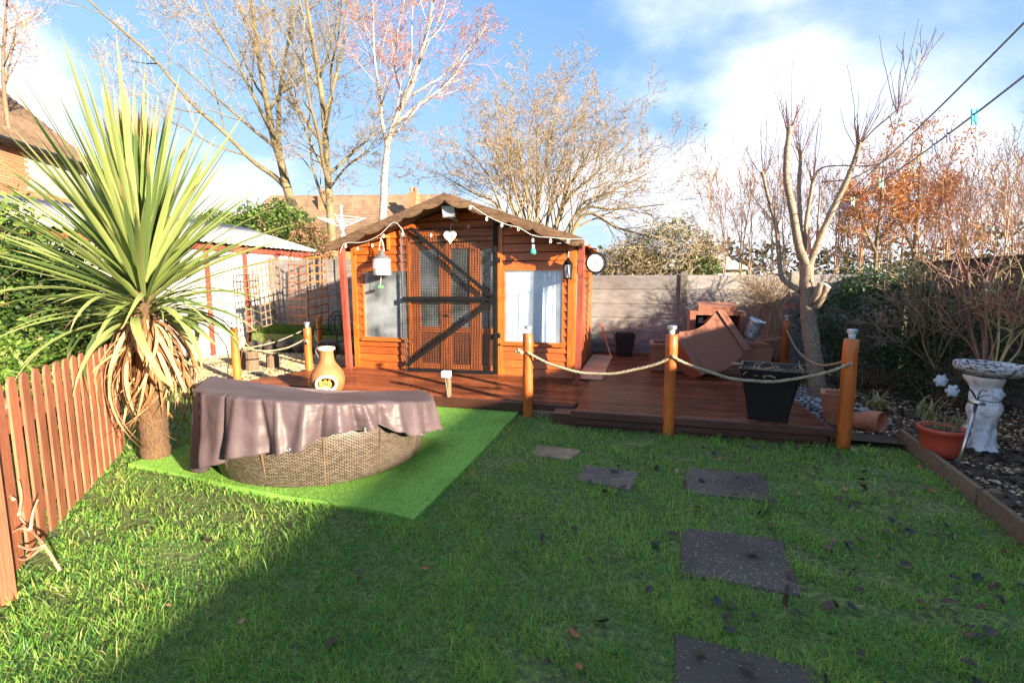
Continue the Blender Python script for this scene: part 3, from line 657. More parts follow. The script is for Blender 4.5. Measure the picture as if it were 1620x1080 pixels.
t = thing('green_bauble', 'bright green glass bauble hanging below the ribbed lantern', 'ornament', (-3.84, 6.6, 1.4)); MB().ball((-3.84, 6.58, 1.425), .048, 14, (1, 1, .55)).build('ball', m_gg, t, True); MB().tube([(-3.84, 6.58, 1.45), (-3.82, 6.58, 1.6)], .004, 5).build('cord', m_white, t)
t = thing('green_lamp', 'small teal glass lamp hanging from the light string', 'ornament', (-1.5, 6.5, 1.9)); MB().lathe([(.001, 1.87), (.035, 1.872), (.045, 1.90), (.03, 1.945), (.02, 1.95)], (-1.47, 6.5, 0), 14).build('globe', m_gt, t, True); MB().lathe([(.021, 1.95), (.022, 2.0), (.001, 2.005)], (-1.47, 6.5, 0), 10).build('cap', m_whitepl, t); MB().tube([(-1.47, 6.5, 2.0), (-1.47, 6.45, 2.12)], .004, 5).build('cord', m_white, t)
# carriage lantern on the right corner
t = thing('wall_lantern', 'small black carriage lantern hanging at the right corner post', 'lantern', (-1.0, 6.62, 1.55))
cx, cy = -1.01, 6.62
MB().bbox(cx - .055, cx + .055, cy - .055, cy + .055, 1.535, 1.552, .003).build('base', m_black, t)
MB().lathe([(.085, 1.735), (.06, 1.77), (.03, 1.80), (.012, 1.83), (.001, 1.832)], (cx, cy, 0), 4, Matrix.Rotation(math.pi / 4, 3, 'Z')).build('roof', m_black, t)
for (a, c) in ((-1, -1), (1, -1), (1, 1), (-1, 1)): MB().bar((cx + a * .045, cy + c * .045, 1.552), (cx + a * .05, cy + c * .05, 1.737), .011).build('corner_bar', m_black, t)
for s in (-1, 1): MB().bar((cx + s * .022, cy - .047, 1.552), (cx, cy - .049, 1.72), .007).build('glazing_bar', m_black, t)
MB().box(cx - .042, cx + .042, cy - .042, cy + .042, 1.554, 1.73).build('glass', m_clear, t); MB().lathe([(.022, 1.553), (.022, 1.66), (.001, 1.665)], (cx, cy, 0), 10).build('candle', m_cream, t)
MB().tube([(cx, cy, 1.83), (cx, cy, 1.87), (cx, cy + .09, 1.93)], .006, 6).build('hook', m_whitepl, t)
# station clock on the side
t = thing('garden_clock', 'round white faced clock with black rim on the side wall', 'clock', (-.72, 6.95, 1.76))
CC = Vector((-.665, 6.93, 1.765)); nrm = Vector((.12, -1, 0)).normalized(); sx = Vector((1, .12, 0)).normalized(); AX = Matrix((sx, Vector((0, 0, 1)), -nrm)).transposed()
AX = Matrix((sx, Vector((0, 0, 1)), nrm)).transposed()
MB().lathe([(.118, -.03), (.142, -.03), (.148, 0), (.142, .03), (.122, .032), (.118, .02)], CC, 36, AX).build('rim', m_black, t, True)
MB().lathe([(.001, -.02), (.119, -.02), (.119, .012), (.001, .012)], CC, 36, AX).build('face', m_whitepl, t)
b = MB()
for i in range(12): a = i * math.pi / 6; u = sx * math.sin(a) + Vector((0, 0, 1)) * math.cos(a); b.bar(CC + nrm * .0135 + u * .092, CC + nrm * .0135 + u * .108, .006, .002, nrm)
b.build('hour_marks', m_black, t)
for (a, l, w) in ((150, .085, .007), (338, .055, .009)): u = sx * math.sin(R(a)) + Vector((0, 0, 1)) * math.cos(R(a)); MB().bar(CC + nrm * .0155, CC + nrm * .0155 + u * l, w, .002, nrm).build('hand', m_black, t)
MB().tube([CC + Vector((0, 0, .145)), CC + Vector((0, 0, .19)), (-.80, 6.93, 1.97), (-.95, 6.93, 1.97)], .009, 6).build('bracket', m_black, t)
# string of clip lights
t = thing('light_string', 'white string of clip lights looped along the barge boards', 'string lights', (-2.7, 6.3, 2))
P = [at(x, y, 6.29) for x, y in ((538, 400), (546, 385), (575, 383), (600, 372), (622, 352), (634, 360), (640, 372))]
MB().tube(catmull(P, 5), .0038, 5).build('cable', m_white, t)
P2 = [at(x, y, 6.29) for x, y in ((745, 325), (770, 341), (795, 353), (822, 361), (845, 373), (875, 376), (900, 378), (924, 378))]
MB().tube(catmull(P2, 5), .0038, 5).build('cable', m_white, t)
for (x, y) in ((547, 388), (566, 392), (589, 387), (607, 372), (637, 369), (744, 327), (770, 345), (794, 355), (820, 361), (843, 379), (871, 380), (899, 380), (927, 384), (741, 357), (682, 371)):
    c = at(x, y, 6.285 if not (650 < x < 743) else 6.62); ring = [c + Vector((.013 * math.cos(a), 0, .026 * math.sin(a) - .01)) for a in [i * math.pi / 4 for i in range(9)]]
    MB().tube(ring, .004, 5).build('clip', m_whitepl, t)
# plank lying beside the side wall, stick
b = MB(); b.bbox(-.88, -.52, 6.62, 8.9, .168, .182, .004); tag(b.build('timber_sheet', M('pale_board', (.28, .19, .13), (.42, .30, .21), .8, 5, (10, 1.5, 10), .3, big=.3)), 'pale worn board lying along the foot of the side wall', 'board')
t = thing('red_stick', 'thin garden pole with a red handle leaning against the side wall', 'pole', (-.42, 8.6, .16)); A, B = at(968, 569, 8.55), at(951, 512, 9.0); Cm = A.lerp(B, .52)
MB().tube([A, Cm], .010, 6).build('shaft', m_steel, t); MB().tube([Cm, B], .015, 6).build('handle', m_redpot, t)
# ================================================================ ROPE POSTS AND ROPES
POSTS = [(-1.22, 5.17, .93, 0, 'rope post standing at the corner of the green mat'), (.27, 4.90, .99, 0, 'rope post before the middle of the deck edge'),
         (1.79, 4.92, .99, 0, 'rope post beside the square terracotta pot'), (2.21, 8.6, .88, .05, 'rope post behind the big black planter near the pruned tree'),
         (-4.95, 6.30, .80, .0, 'rope post standing behind the chiminea'), (-5.86, 5.84, .82, .0, 'rope post beside the dead palm leaves'), (-6.35, 8.45, .80, .0, 'rope post by the orange trellis at the grassy bank')]
def solar_cap(x, y, z, where):
    t = thing('solar_light', 'small clear solar light on top of the ' + where, 'solar light', (x, y, z), 'solar lights on the rope posts')
    MB().lathe([(.02, z), (.026, z + .002), (.03, z + .05), (.026, z + .055)], (x, y, 0), 14).build('lens', m_clear, t, True)
    MB().lathe([(.001, z + .0555), (.042, z + .056), (.044, z + .085), (.03, z + .09), (.001, z + .091)], (x, y, 0), 14).build('cap', m_silver, t)
    MB().lathe([(.008, z), (.008, z + .05)], (x, y, 0), 6).build('stem', m_whitepl, t)
ROPE_AT = []
for k, (x, y, h, z0, w) in enumerate(POSTS):
    rad = .056 if k != 2 else .06
    t = thing('rope_post', 'round orange stained timber ' + w, 'post', (x, y, z0), 'rope posts')
    pts, rr_ = [], []
    for i in range(9):
        z = z0 - .1 + (h - z0 + .1) * i / 8; pts.append((x + .006 * wob(z * 3, k), y + .006 * wob(z * 3, k, 5), z)); rr_.append(rad * (1 + .05 * wob(z * 4, k, 9)))
    pts.append((x, y, h + .006)); rr_.append(rad * .88); MB().tube(pts, rr_, 18).build('shaft', m_post, t, True)
    MB().lathe([(rad * 1.02, h - .16), (rad * 1.02 + .001, h - .155)], (x, y, 0), 18)
    if k != 6: solar_cap(x, y, h + .006, ['mat corner post', 'middle deck edge post', 'post by the terracotta pot', 'post near the pruned tree', 'post behind the chiminea', 'post beside the dead palm leaves'][k])
def rope(a, c, sag, lab, rr_=.0135, kind='rope', via=None):
    a, c = Vector(a), Vector(c); n = max(24, int((c - a).length / .022)); t = thing('rope', lab, 'rope', a, 'ropes between the posts')
    cen = []
    for i in range(n + 1):
        u = i / n; p = a.lerp(c, u); p.z -= 4 * sag * u * (1 - u) + .01 * wob(u * 6, a.x); p += Vector((0, .02 * wob(u * 4, a.y), 0)); cen.append(p)
    L = (c - a).length
    for s in range(3):
        pts = []
        for i, p in enumerate(cen):
            d = (cen[min(i + 1, n)] - cen[max(i - 1, 0)]).normalized(); u = d.cross(Vector((0, 0, 1))).normalized(); v = u.cross(d)
            ph = i * .95 + s * 2.094; pts.append(p + (u * math.cos(ph) + v * math.sin(ph)) * rr_ * .55)
        MB().tube(pts, rr_ * .62, 5).build('strand', m_rope, t, True)
def knot(x, y, z, lab):
    t = thing('rope_knot', lab, 'knot', (x, y, z), 'rope knots on the posts')
    for k in range(3): MB().ball((x - .03 + .03 * k, y - .01 * k, z + .012 * math.sin(k * 2)), .026, 10, (1, 1, .9)).build('turn', m_rope, t, True)
rope((-1.22, 5.11, .74), (.27, 4.86, .78), .20, 'thick rope sagging from the mat corner post before the side wall')
rope((.27, 4.84, .80), (1.79, 4.86, .80), .21, 'thick rope sagging in front of the big black planter')
rope((1.79, 4.97, .80), (2.20, 8.55, .74), .24, 'thick rope running back past the pruned tree')
rope((2.16, 8.6, .62), (1.55, 9.2, .56), .06, 'short rope end behind the tipped furniture', .011)
rope((-5.86, 5.84, .50), (-6.35, 8.45, .72), .10, 'thin rope rising to the orange trellis', .010)
rope((-4.95, 6.30, .66), (-5.86, 5.84, .60), .16, 'slack rope between the two posts by the palm', .011)
knot(-1.31, 5.12, .745, 'frayed rope knot on the mat corner post'); knot(-4.90, 6.22, .61, 'rope knot on the post behind the chiminea')
# short stub with a white socket box
t = thing('stub_post', 'short timber stub with a small white box on the deck edge', 'post', (-2.23, 5.31, 0))
MB().tube([(-2.23, 5.31, -.03), (-2.23, 5.31, .2), (-2.23, 5.31, .40)], [.034, .034, .033], 12).build('shaft', m_log, t); MB().bbox(-2.29, -2.19, 5.24, 5.31, .375, .455, .008).build('box', m_whitepl, t); MB().tube([(-2.25, 5.26, .375), (-2.22, 5.25, .2), (-2.19, 5.26, .02)], .006, 6).build('cable', m_concp, t)

# ================================================================ CHIMINEA
cx, cy = -3.77, 5.13
t = thing('chiminea', 'rounded terracotta chiminea with a fire in its cream rimmed mouth', 'chiminea', (cx, cy, .0))
CS = 1.13
prof = [(.095, .10), (.14, .115), (.175, .16), (.197, .22), (.203, .28), (.19, .335), (.155, .39), (.115, .435), (.092, .47), (.083, .52), (.080, .57), (.082, .60)]
mdir = math.atan2(-.93, .55)
def in_mouth(p):
    a = math.atan2(p[1], p[0]) - mdir; a = (a + math.pi) % (2 * math.pi) - math.pi
    return (a / .56) ** 2 + ((p[2] - .245) / .078) ** 2 < 1
fine = [(prof[0][0], prof[0][1])]
for i in range(len(prof) - 1):
    for j in range(1, 4): u = j / 3; fine.append((prof[i][0] * (1 - u) + prof[i + 1][0] * u, prof[i][1] * (1 - u) + prof[i + 1][1] * u))
nn = 64
def mk(sc_, flip):
    b = MB(); b.lathe([(r_ * sc_, z) for r_, z in fine], (0, 0, 0), nn)
    b.f = [f for f in b.f if not in_mouth([sum(b.v[i][q] for i in f) / 4 for q in range(3)])]
    b.v = [(v[0] + cx, v[1] + cy, v[2]) for v in b.v]; return b
mk(1, 0).build('bowl', m_terra, t, True)
m_fire = M('fire_clay', (.30, .10, .03), (.5, .2, .05), .8, 14, bump=.4); mk(.90, 1).build('lining', m_fire, t, True)
b = MB(); pts = []
for i in range(33):
    a = 2 * math.pi * i / 32; an = mdir + .58 * math.cos(a); z = .245 + .082 * math.sin(a); rr_ = .205 if abs(z - .26) < .07 else .196; pts.append((cx + rr_ * math.cos(an), cy + rr_ * math.sin(an), z))
b.tube(pts, .017, 8, False); b.build('mouth_rim', m_cream, t, True)
MB().lathe([(.076, .585), (.100, .592), (.106, .607), (.100, .622), (.080, .626), (.066, .615), (.066, .55)], (cx, cy, 0), 28).build('neck_rim', m_cream, t, True)
MB().lathe([(.10, .098), (.118, .105), (.118, .085), (.10, .08)], (cx, cy, 0), 24).build('foot_ring', m_terra, t, True)
b = MB()
for k in range(3): a = k * 2.1 + .5; b.tube([(cx + .17 * math.cos(a), cy + .17 * math.sin(a), .0), (cx + .11 * math.cos(a), cy + .11 * math.sin(a), .10)], .011, 8)
b.tube([(cx + .13 * math.cos(i * .2618), cy + .13 * math.sin(i * .2618), .078) for i in range(25)], .009, 6, False); b.build('stand', m_black, t)
MB().lathe([(.001, .15), (.16, .155), (.14, .19), (.001, .20)], (cx, cy, 0), 16).build('ash_bed', M('ash', (.25, .23, .22), (.6, .57, .55), .95, 30, bump=.6), t)
for k in range(3): MB().tube([(cx - .09 + .05 * k, cy - .1, .205 + .01 * k), (cx + .06 + .02 * k, cy + .05, .215)], .019, 8).build('charred_log', m_log, t)
m_flame = bpy.data.materials.new('flame'); m_flame.use_nodes = True; q = m_flame.node_tree; bs = q.nodes['Principled BSDF']; nz = q.nodes.new('ShaderNodeTexNoise'); nz.inputs['Scale'].default_value = 22; cr = q.nodes.new('ShaderNodeValToRGB'); cr.color_ramp.elements[0].position = .35; cr.color_ramp.elements[0].color = (1, .10, .006, 1); cr.color_ramp.elements[1].position = .62; cr.color_ramp.elements[1].color = (1, .50, .06, 1); q.links.new(nz.outputs[0], cr.inputs[0]); q.links.new(cr.outputs[0], bs.inputs['Emission Color']); bs.inputs['Emission Strength'].default_value = .55; bs.inputs['Base Color'].default_value = (.1, .03, .01, 1)
for k in range(7):
    a = mdir + rng.uniform(-.7, .7); d = rng.uniform(.03, .12); h = rng.uniform(.06, .12); x, y = cx + d * math.cos(a), cy + d * math.sin(a)
    MB().tube([(x, y, .19), (x + .004, y, .19 + h * .4), (x - .006, y, .19 + h * .75), (x + .003, y, .19 + h)], [.016, .024, .014, .001], 8).build('flame', m_flame, t, True)

t.scale = (CS * .9, CS * .9, CS)
# ================================================================ CURVED RATTAN SOFA UNDER ITS COVER
SC = Vector((-2.66, 3.57)); A0 = math.atan2(-.53, -.85); SR = .86
def m_weave(name, c1, c2, sx, sz):
    m = bpy.data.materials.new(name); m.use_nodes = True; q = m.node_tree; b = q.nodes['Principled BSDF']; L = q.links.new
    co = q.nodes.new('ShaderNodeTexCoord'); mpn = q.nodes.new('ShaderNodeMapping'); mpn.inputs['Scale'].default_value = (sx, sz, 1); L(co.outputs['UV'], mpn.inputs[0])
    br = q.nodes.new('ShaderNodeTexBrick'); br.offset = .5; br.inputs['Scale'].default_value = 1; br.inputs['Mortar Size'].default_value = .10; br.inputs['Mortar Smooth'].default_value = .7; br.inputs['Brick Width'].default_value = 1; br.inputs['Row Height'].default_value = .5
    br.inputs['Color1'].default_value = (*c1, 1); br.inputs['Color2'].default_value = (*c2, 1); br.inputs['Mortar'].default_value = (c1[0] * .06, c1[1] * .06, c1[2] * .06, 1); L(mpn.outputs[0], br.inputs['Vector'])
    L(br.outputs['Color'], b.inputs['Base Color']); b.inputs['Roughness'].default_value = .42
    bp = q.nodes.new('ShaderNodeBump'); bp.invert = True; bp.inputs['Strength'].default_value = 1; bp.inputs['Distance'].default_value = .006; L(br.outputs['Fac'], bp.inputs['Height']); L(bp.outputs[0], b.inputs['Normal']); return m
m_rattan = m_weave('rattan_weave', (.10, .076, .058), (.20, .155, .12), 28, 44)
m_rattan2 = m_weave('orange_rattan', (.40, .145, .09), (.52, .205, .13), 60, 60)
def uvmesh(b, name, uvs, smooth):
    me = b.mesh(name, smooth); uv = me.uv_layers.new(name='UVMap'); li = np.zeros(len(me.loops), np.int32); me.loops.foreach_get('vertex_index', li); U = np.array(uvs, np.float32)[li]; uv.data.foreach_set('uv', U.ravel()); return me
st = thing('rattan_sofa', 'half round brown rattan garden sofa with a curved woven back', 'sofa', (SC.x, SC.y, .03))
segs_ = [(-.02, .30), (.31, .66), (.67, 1.12), (1.13, 1.62), (1.63, 2.10), (2.11, 2.6), (2.61, math.pi + .02)]
def sofa_pt(th, r_, z): a = A0 + th; return (SC.x + r_ * math.cos(a), SC.y + r_ * math.sin(a), z)
def topz(th): return .70 - .25 * smoothstep(1.15, 3.3, th) - .008 * math.sin(th * 5)
for (ta, tb) in segs_:
    n = 10; rows = []; uvs = []
    for z, ro in ((.035, -.05), (.05, -.035), (.30, -.005), (.56, .0), (.58, -.03)):
        rows.append([sofa_pt(ta + (tb - ta) * i / n, SR + ro, min(z, topz(ta + (tb - ta) * i / n) - (.07 if z < .57 else .05))) for i in range(n + 1)]); uvs += [((ta + (tb - ta) * i / n) * SR, z) for i in range(n + 1)]
    b = MB(); b.grid(rows); put('woven_panel', uvmesh(b, 'woven_panel', uvs, True), m_rattan, st)
for (ta, tb) in segs_[1:]: MB().tube([sofa_pt(ta - .005, SR - .048, .03), sofa_pt(ta - .005, SR, .3), sofa_pt(ta - .005, SR + .001, min(.57, topz(ta) - .08))], .007, 6).build('seam', m_barge, st)
b = MB(); n = 48; b.f.append(tuple(range(n + 1))); b.v = [sofa_pt(math.pi * i / n, SR - .03, .34) for i in range(n + 1)]; b.grid([[sofa_pt(math.pi * i / n, SR * .5, z) for i in range(n + 1)] for z in (.04, .34)]); b.build('seat', m_rattan, st)
for th in (.15, 1.0, 1.57, 2.2, 3.0): MB().tube([sofa_pt(th, SR - .12, .02), sofa_pt(th, SR - .12, .05)], .03, 8).build('foot', m_black, st)
# loose cover: puckered satin skirt with a lifted hem
HEM = [(-.35, .06), (-.1, .05), (.12, .05), (.3, .09), (.42, .07), (.55, .14), (.75, .21), (1.0, .31), (1.2, .33), (1.45, .355), (1.6, .42), (1.74, .47), (1.9, .44), (2.04, .455), (2.2, .38), (2.36, .30), (2.5, .27), (2.7, .24), (3.1, .15), (3.5, .12)]
def hem(th):
    for i in range(len(HEM) - 1):
        if HEM[i][0] <= th <= HEM[i + 1][0]: u = (th - HEM[i][0]) / (HEM[i + 1][0] - HEM[i][0]); u = u * u * (3 - 2 * u); return HEM[i][1] * (1 - u) + HEM[i + 1][1] * u
    return .12
FOLDS = [(.33, .05, .05), (.47, -.05, .045), (.62, .045, .05), (.86, -.06, .035), (1.0, .05, .06), (1.22, -.055, .04), (1.33, .04, .03), (1.5, .05, .045), (1.62, -.06, .035), (1.74, .05, .04), (1.86, -.05, .035), (1.95, .05, .03), (2.07, -.055, .04), (2.22, .05, .05), (2.45, .03, .06), (2.62, -.05, .04), (2.85, .06, .07)]
def fold(th, d):
    s = 0
    for (c, a, w) in FOLDS: ww = w * (.6 + .9 * d); x = (th + .04 * (d - .5) * math.sin(c * 9) - c) / ww; s += .8 * a * math.exp(-x * x * 1.4)
    return s
TH0, TH1, NT = -.16, math.pi + .16, 300
rows = []
def cv(th, d):
    zt, zh = topz(th), hem(th); z = zt - (zt - zh) * d ** 1.04
    if th < 0: e = .93 / max(.35, math.cos(th * .95)) * .985
    elif th > math.pi: e = .93 / max(.35, math.cos((th - math.pi) * .95)) * .985
    else: e = .93
    pk = .35 + .95 * d; r_ = e + .03 * d + fold(th, d) * pk + .008 * wob(th * 9, d * 4, 1) * (.4 + d) + .002 * wob(th * 34, d * 16, 2)
    if .40 < th < .56: r_ += .013 * math.sin(d * 40 + th * 20) * math.exp(-((th - .48) / .05) ** 2)        # gathered seam
    return sofa_pt(th, r_, z + .004 * wob(th * 20, d * 8, 5))
NV = 34
for j in range(NV + 1): rows.append([cv(TH0 + (TH1 - TH0) * i / NT, j / NV) for i in range(NT + 1)])
top_rows = []
for q, (k, dz) in enumerate(((.0, 0), (.25, .004), (.5, .008), (.7, .012), (.84, .016), (.93, .016), (.975, .01))):
    top_rows.append([(SC.x + (rows[0][i][0] - SC.x) * k, SC.y + (rows[0][i][1] - SC.y) * k, rows[0][i][2] * k + .535 * (1 - k) + dz + .022 * k * wob(rows[0][i][0] * 5 * k, rows[0][i][1] * 5 * k, 3)) for i in range(NT + 1)])
b = MB(); b.grid(top_rows + rows)
bk = [rows[j][NT] for j in range(NV + 1)]; fk = [rows[j][0] for j in range(NV + 1)]
b.grid([[Vector(fk[j]).lerp(Vector(bk[j]), i / 30) + Vector((.02 * wob(i * .5, j * .2), .02 * wob(i * .5, j * .2, 4), -.04 * math.sin(math.pi * i / 30) * (1 - j / NV))) for j in range(NV + 1)] for i in range(31)])
m_cover = M('satin_cover', (.064, .045, .050), (.102, .072, .079), .5, 3, bump=.05, spec=.4, big=.12)
ct = thing('sofa_cover', 'crumpled purple brown weather cover draped over the rattan sofa', 'cover', (SC.x, SC.y, .1))
o = b.build('cloth', m_cover, ct, True); sol = o.modifiers.new('thick', 'SOLIDIFY'); sol.thickness = .004
hp = [Vector(rows[NV][i]) + Vector((0, 0, .006)) for i in range(0, NT + 1, 3)]; MB().tube(hp, .006, 5, False).build('hem_cord', m_cover, ct, True)
for th in (.2, .9, 1.4, 1.93, 2.45):
    i = int((th - TH0) / (TH1 - TH0) * NT); p = Vector(rows[NV - 2][i]); d = Vector((p.x - SC.x, p.y - SC.y, 0)).normalized(); c_ = p + d * .006; MB().tube([c_ + (d.cross(Vector((0, 0, 1))) * math.cos(a) + Vector((0, 0, 1)) * math.sin(a)) * .011 for a in [k * math.pi / 5 for k in range(11)]], .0035, 5, False).build('eyelet', m_steel, ct)

# ================================================================ PICKET FENCE
pf = thing('picket_fence', 'low reddish picket fence with rounded tops beside the palm', 'fence', (-3.8, 2.4, 0))
FA, FB = Vector((-2.80, 1.27, 0)), Vector((-4.50, 3.20, 0)); fd = (FB - FA).normalized(); fn = Vector((-fd.y, fd.x, 0))
if fn.x < 0: fn = -fn
k = 0; s = 0.0; L = (FB - FA).length
while s < L - .05:
    c = FA + fd * s + fn * .0; h = .985 + .018 * wob(k, 2) + .03 * (1 - s / L); lean = fd * (.02 * wob(k, 7)); w = .0465; dr = .0
    pts = [(-w, .03), (w, .03), (w, h - .06), (w * .88, h - .03), (w * .55, h - .006), (0, h), (-w * .55, h - .006), (-w * .88, h - .03), (-w, h - .06)]
    poly = [c + fd * x + lean * (z / h) + Vector((0, 0, z)) + fn * (.012 * wob(k, 11) * z) for x, z in pts]
    MB().prism(poly, fn * .0, fn * .012).build('picket', m_picket, pf); s += .150 + .006 * wob(k, 3); k += 1
for z in (.22, .76): MB().bar(FA - fd * .25 - fn * .022 + Vector((0, 0, z)), FB + fd * .05 - fn * .022 + Vector((0, 0, z)), .04, .085).build('rail', m_picket, pf)
for s in (.42, L + .06): c = FA + fd * s - fn * .09; MB().bbox(c.x - .045, c.x + .045, c.y - .045, c.y + .045, -.05, .92, .01).build('post', m_picket, pf)
c = FA + fd * .17 + fn * .05; MB().bbox(c.x - .03, c.x + .03, c.y - .03, c.y + .03, -.05, .94, .01).build('prop', m_picket, pf)
t = thing('red_container', 'red plastic container on the grass behind the picket fence', 'container', (-4.6, 2.3, 0)); c = at(16, 668, 2.5)
MB().lathe([(.001, .02), (.09, .02), (.10, .06), (.095, .10), (.10, .14), (.095, .18), (.1, .22), (.09, .28), (.03, .30), (.001, .30)], (c.x, c.y, c.z - .1), 18).build('body', m_redpot, t, True); MB().lathe([(.03, .30), (.032, .34), (.001, .341)], (c.x, c.y, c.z - .1), 10).build('cap', m_black, t)
# dead twig at its foot
t = thing('dead_twig', 'bare dead twig sprouting at the foot of the picket fence', 'twig', (-2.75, 1.6, 0))
def tw(P, r0, r1): P = catmull(P, 4); MB().tube(P, [r0 + (r1 - r0) * i / (len(P) - 1) for i in range(len(P))], 6).build('branch', M_TWIG, t, True)
M_TWIG = M('dead_twig', (.40, .20, .12), (.62, .38, .26), .8, 20, bump=.3)
for P in ([(95, 902), (70, 862), (48, 838), (30, 815), (22, 790)], [(48, 838), (30, 836), (8, 850)], [(70, 862), (45, 868), (12, 852), (2, 830)], [(30, 815), (34, 785), (30, 760)], [(48, 838), (52, 810), (60, 790)], [(22, 790), (10, 775), (14, 755)], [(70, 862), (40, 885), (18, 876)]):
    q = [at(x, y, 1.56 + .02 * i + .05 * rng.random()) for i, (x, y) in enumerate(P)]
    for v in q: v.z = max(v.z, .02)
    tw(q, .008, .003)

# ================================================================ CORDYLINE PALM
pb = Vector((-3.97, 3.05, 0))
pt = thing('cordyline_palm', 'tall spiky cordyline palm with a skirt of dead leaves', 'palm', pb)
pts, rad = [], []
for i in range(40):
    u = i / 39; z = -.05 + 1.5 * u; pts.append((pb.x + .035 * u + .01 * wob(z * 3), pb.y, z)); rad.append((.108 - .03 * u) * (1 + .05 * math.sin(i * 2.2) + .08 * wob(z * 9, 4)))
m_trunk = M('palm_trunk', (.055, .03, .016), (.18, .10, .05), .95, 9, (10, 10, 3), 1., big=.3)
MB().tube(pts, rad, 20).build('trunk', m_trunk, pt, True)
def leaf_mesh(name, L, W, droop, c0, c1, tip, seed, fold_=.35, kink=0):
    r_ = random.Random(seed); b = MB(); b.c = []; n = 9; p = Vector((0, 0, 0)); ang = 0; cb_ = []
    for i in range(n + 1):
        u = i / n; w = W * (.55 + .45 * min(1, u * 4)) * (1 - max(0, (u - .35) / .65) ** 1.6) + .002; dv = Vector((math.cos(ang), 0, math.sin(ang))); up = Vector((-math.sin(ang), 0, math.cos(ang)))
        tw_ = kink * u; sd = Vector((0, math.cos(tw_), 0)) + up * math.sin(tw_)
        for s in (-1, 0, 1): q = p + sd * (s * w / 2) + up * (abs(s) * w * fold_ * .5); b.v.append(tuple(q))
        for s in (-1, 0, 1):
            cq = [c0[k] + (c1[k] - c0[k]) * u for k in range(3)]
            if u > .86: cq = tip
            if s: cq = [v * 1.12 for v in cq]
            b.c.append((*cq, 1))
        if i < n:
            for s in (0, 1): b.f.append((i * 3 + s, i * 3 + s + 1, i * 3 + s + 4, i * 3 + s + 3))
        p = p + dv * (L / n); ang -= droop / n * (1 + .8 * u) + r_.uniform(-.015, .015)
    return b.mesh(name, True)
green = [(.145, .20, .05), (.20, .25, .07), (.10, .15, .045), (.26, .30, .10)]; brn = (.45, .26, .13)
LEAF = {}
for kind, (L, W, dr) in {'up': (1.52, .046, .04), 'mid': (1.14, .040, .2), 'low': (.92, .034, .7), 'arch': (.95, .055, 1.6)}.items():
    LEAF[kind] = [leaf_mesh('leaf_' + kind, L * (.82 + .09 * k), W * (.85 + .08 * k), dr * (.5 + .3 * k), green[k], tuple(v * 1.15 for v in green[k]), brn if k == 2 else (.36, .36, .14), k, kink=.5 * (-1) ** k) for k in range(4)]
dead = [(.30, .155, .07), (.42, .25, .125), (.22, .105, .045), (.48, .32, .18)]
LEAF['dead'] = [leaf_mesh('leaf_dead', .80 + .12 * k, .019 + .004 * k, .55 + .22 * k, dead[k], tuple(min(1, v * 1.15) for v in dead[k]), dead[2], 20 + k, .6, kink=.7 * (-1) ** k) for k in range(4)]
for me in sum(LEAF.values(), []): me.materials.append(m_leaf)
for me in LEAF['dead']: me.materials.clear(); me.materials.append(m_dry)
r5 = random.Random(3)
def add_leaf(kind, z, az, elv, sc_=1., rad_=.03):
    o = bpy.data.objects.new('leaf' if kind != 'dead' else 'dead_leaf', LEAF[kind][r5.randrange(4)]); col.objects.link(o); o.parent = pt
    o.rotation_euler = (Matrix.Rotation(az, 3, 'Z') @ Matrix.Rotation(-elv, 3, 'Y') @ Matrix.Rotation(r5.uniform(-.5, .5), 3, 'X')).to_euler()
    o.location = (.035 + rad_ * math.cos(az), rad_ * math.sin(az), z); o.scale = (sc_, 1, 1)
GA = 2.39996
for i in range(288):
    u = i / 287; z = 1.78 - .60 * u; az = i * GA + r5.uniform(-.25, .25); elv = R(88 - 84 * u ** 1.15) + r5.uniform(-.13, .13)
    kind = 'up' if u < .38 else 'mid' if u < .75 else 'low'
    if kind == 'low' and r5.random() < .12: kind = 'arch'
    add_leaf(kind, z, az, elv, r5.uniform(.82, 1.1) * (.72 + .28 * min(1, u * 3.5)), .02 + .07 * u)
for i in range(7): add_leaf('arch', 1.30 - .03 * i, mdir + R(10) + i * 1.3 * (-1) ** i * .35 - .3, R(30), .5, .07)
for i in range(125):
    u = i / 124; add_leaf('dead', 1.24 - .30 * u, i * GA + r5.uniform(-.3, .3), R(-20 - 52 * r5.random() ** .8), r5.uniform(.42, .82), .085)
# ================================================================ THINGS ON THE DECK AND IN THE BED
def square_pot(name, lab, cat, x, y, z0, w0, w1, h, mat, rz=0., bulge=0., rim=.02, soil=True):
    t = thing(name, lab, cat, (x, y, z0)); rows = []; ca, sa = math.cos(rz), math.sin(rz)
    def ring(w, z, rr_=.12):
        out = []
        for k in range(4):
            for j in range(4):
                a = k * math.pi / 2 + j / 3 * math.pi / 2; q = rr_ * w; cx_ = (w - q) * (1 if k in (0, 3) else -1); cy_ = (w - q) * (1 if k in (0, 1) else -1)
                px, py = cx_ + q * math.cos(a), cy_ + q * math.sin(a); out.append((x + px * ca - py * sa, y + px * sa + py * ca, z))
        return out
    for i in range(7):
        u = i / 6; rows.append(ring((w0 + (w1 - w0) * (u + bulge * u * (u - 1))) / 2, z0 + .002 + (h - .002) * u))
    rows += [ring(w1 / 2 + .003, z0 + h + .002), ring(w1 / 2 - rim, z0 + h), ring(w1 / 2 - rim - .004, z0 + h - .05)]
    b = MB(); b.grid(rows, True); b.f.append(tuple(reversed(range(16)))); b.build('pot', mat, t, False)
    if soil: b = MB(); b.v = [(p[0], p[1], p[2] + .006 + .012 * wob(p[0] * 30, p[1] * 30)) for p in rows[-1]]; b.f.append(tuple(range(16))); b.build('soil', m_soil, t)
    return t
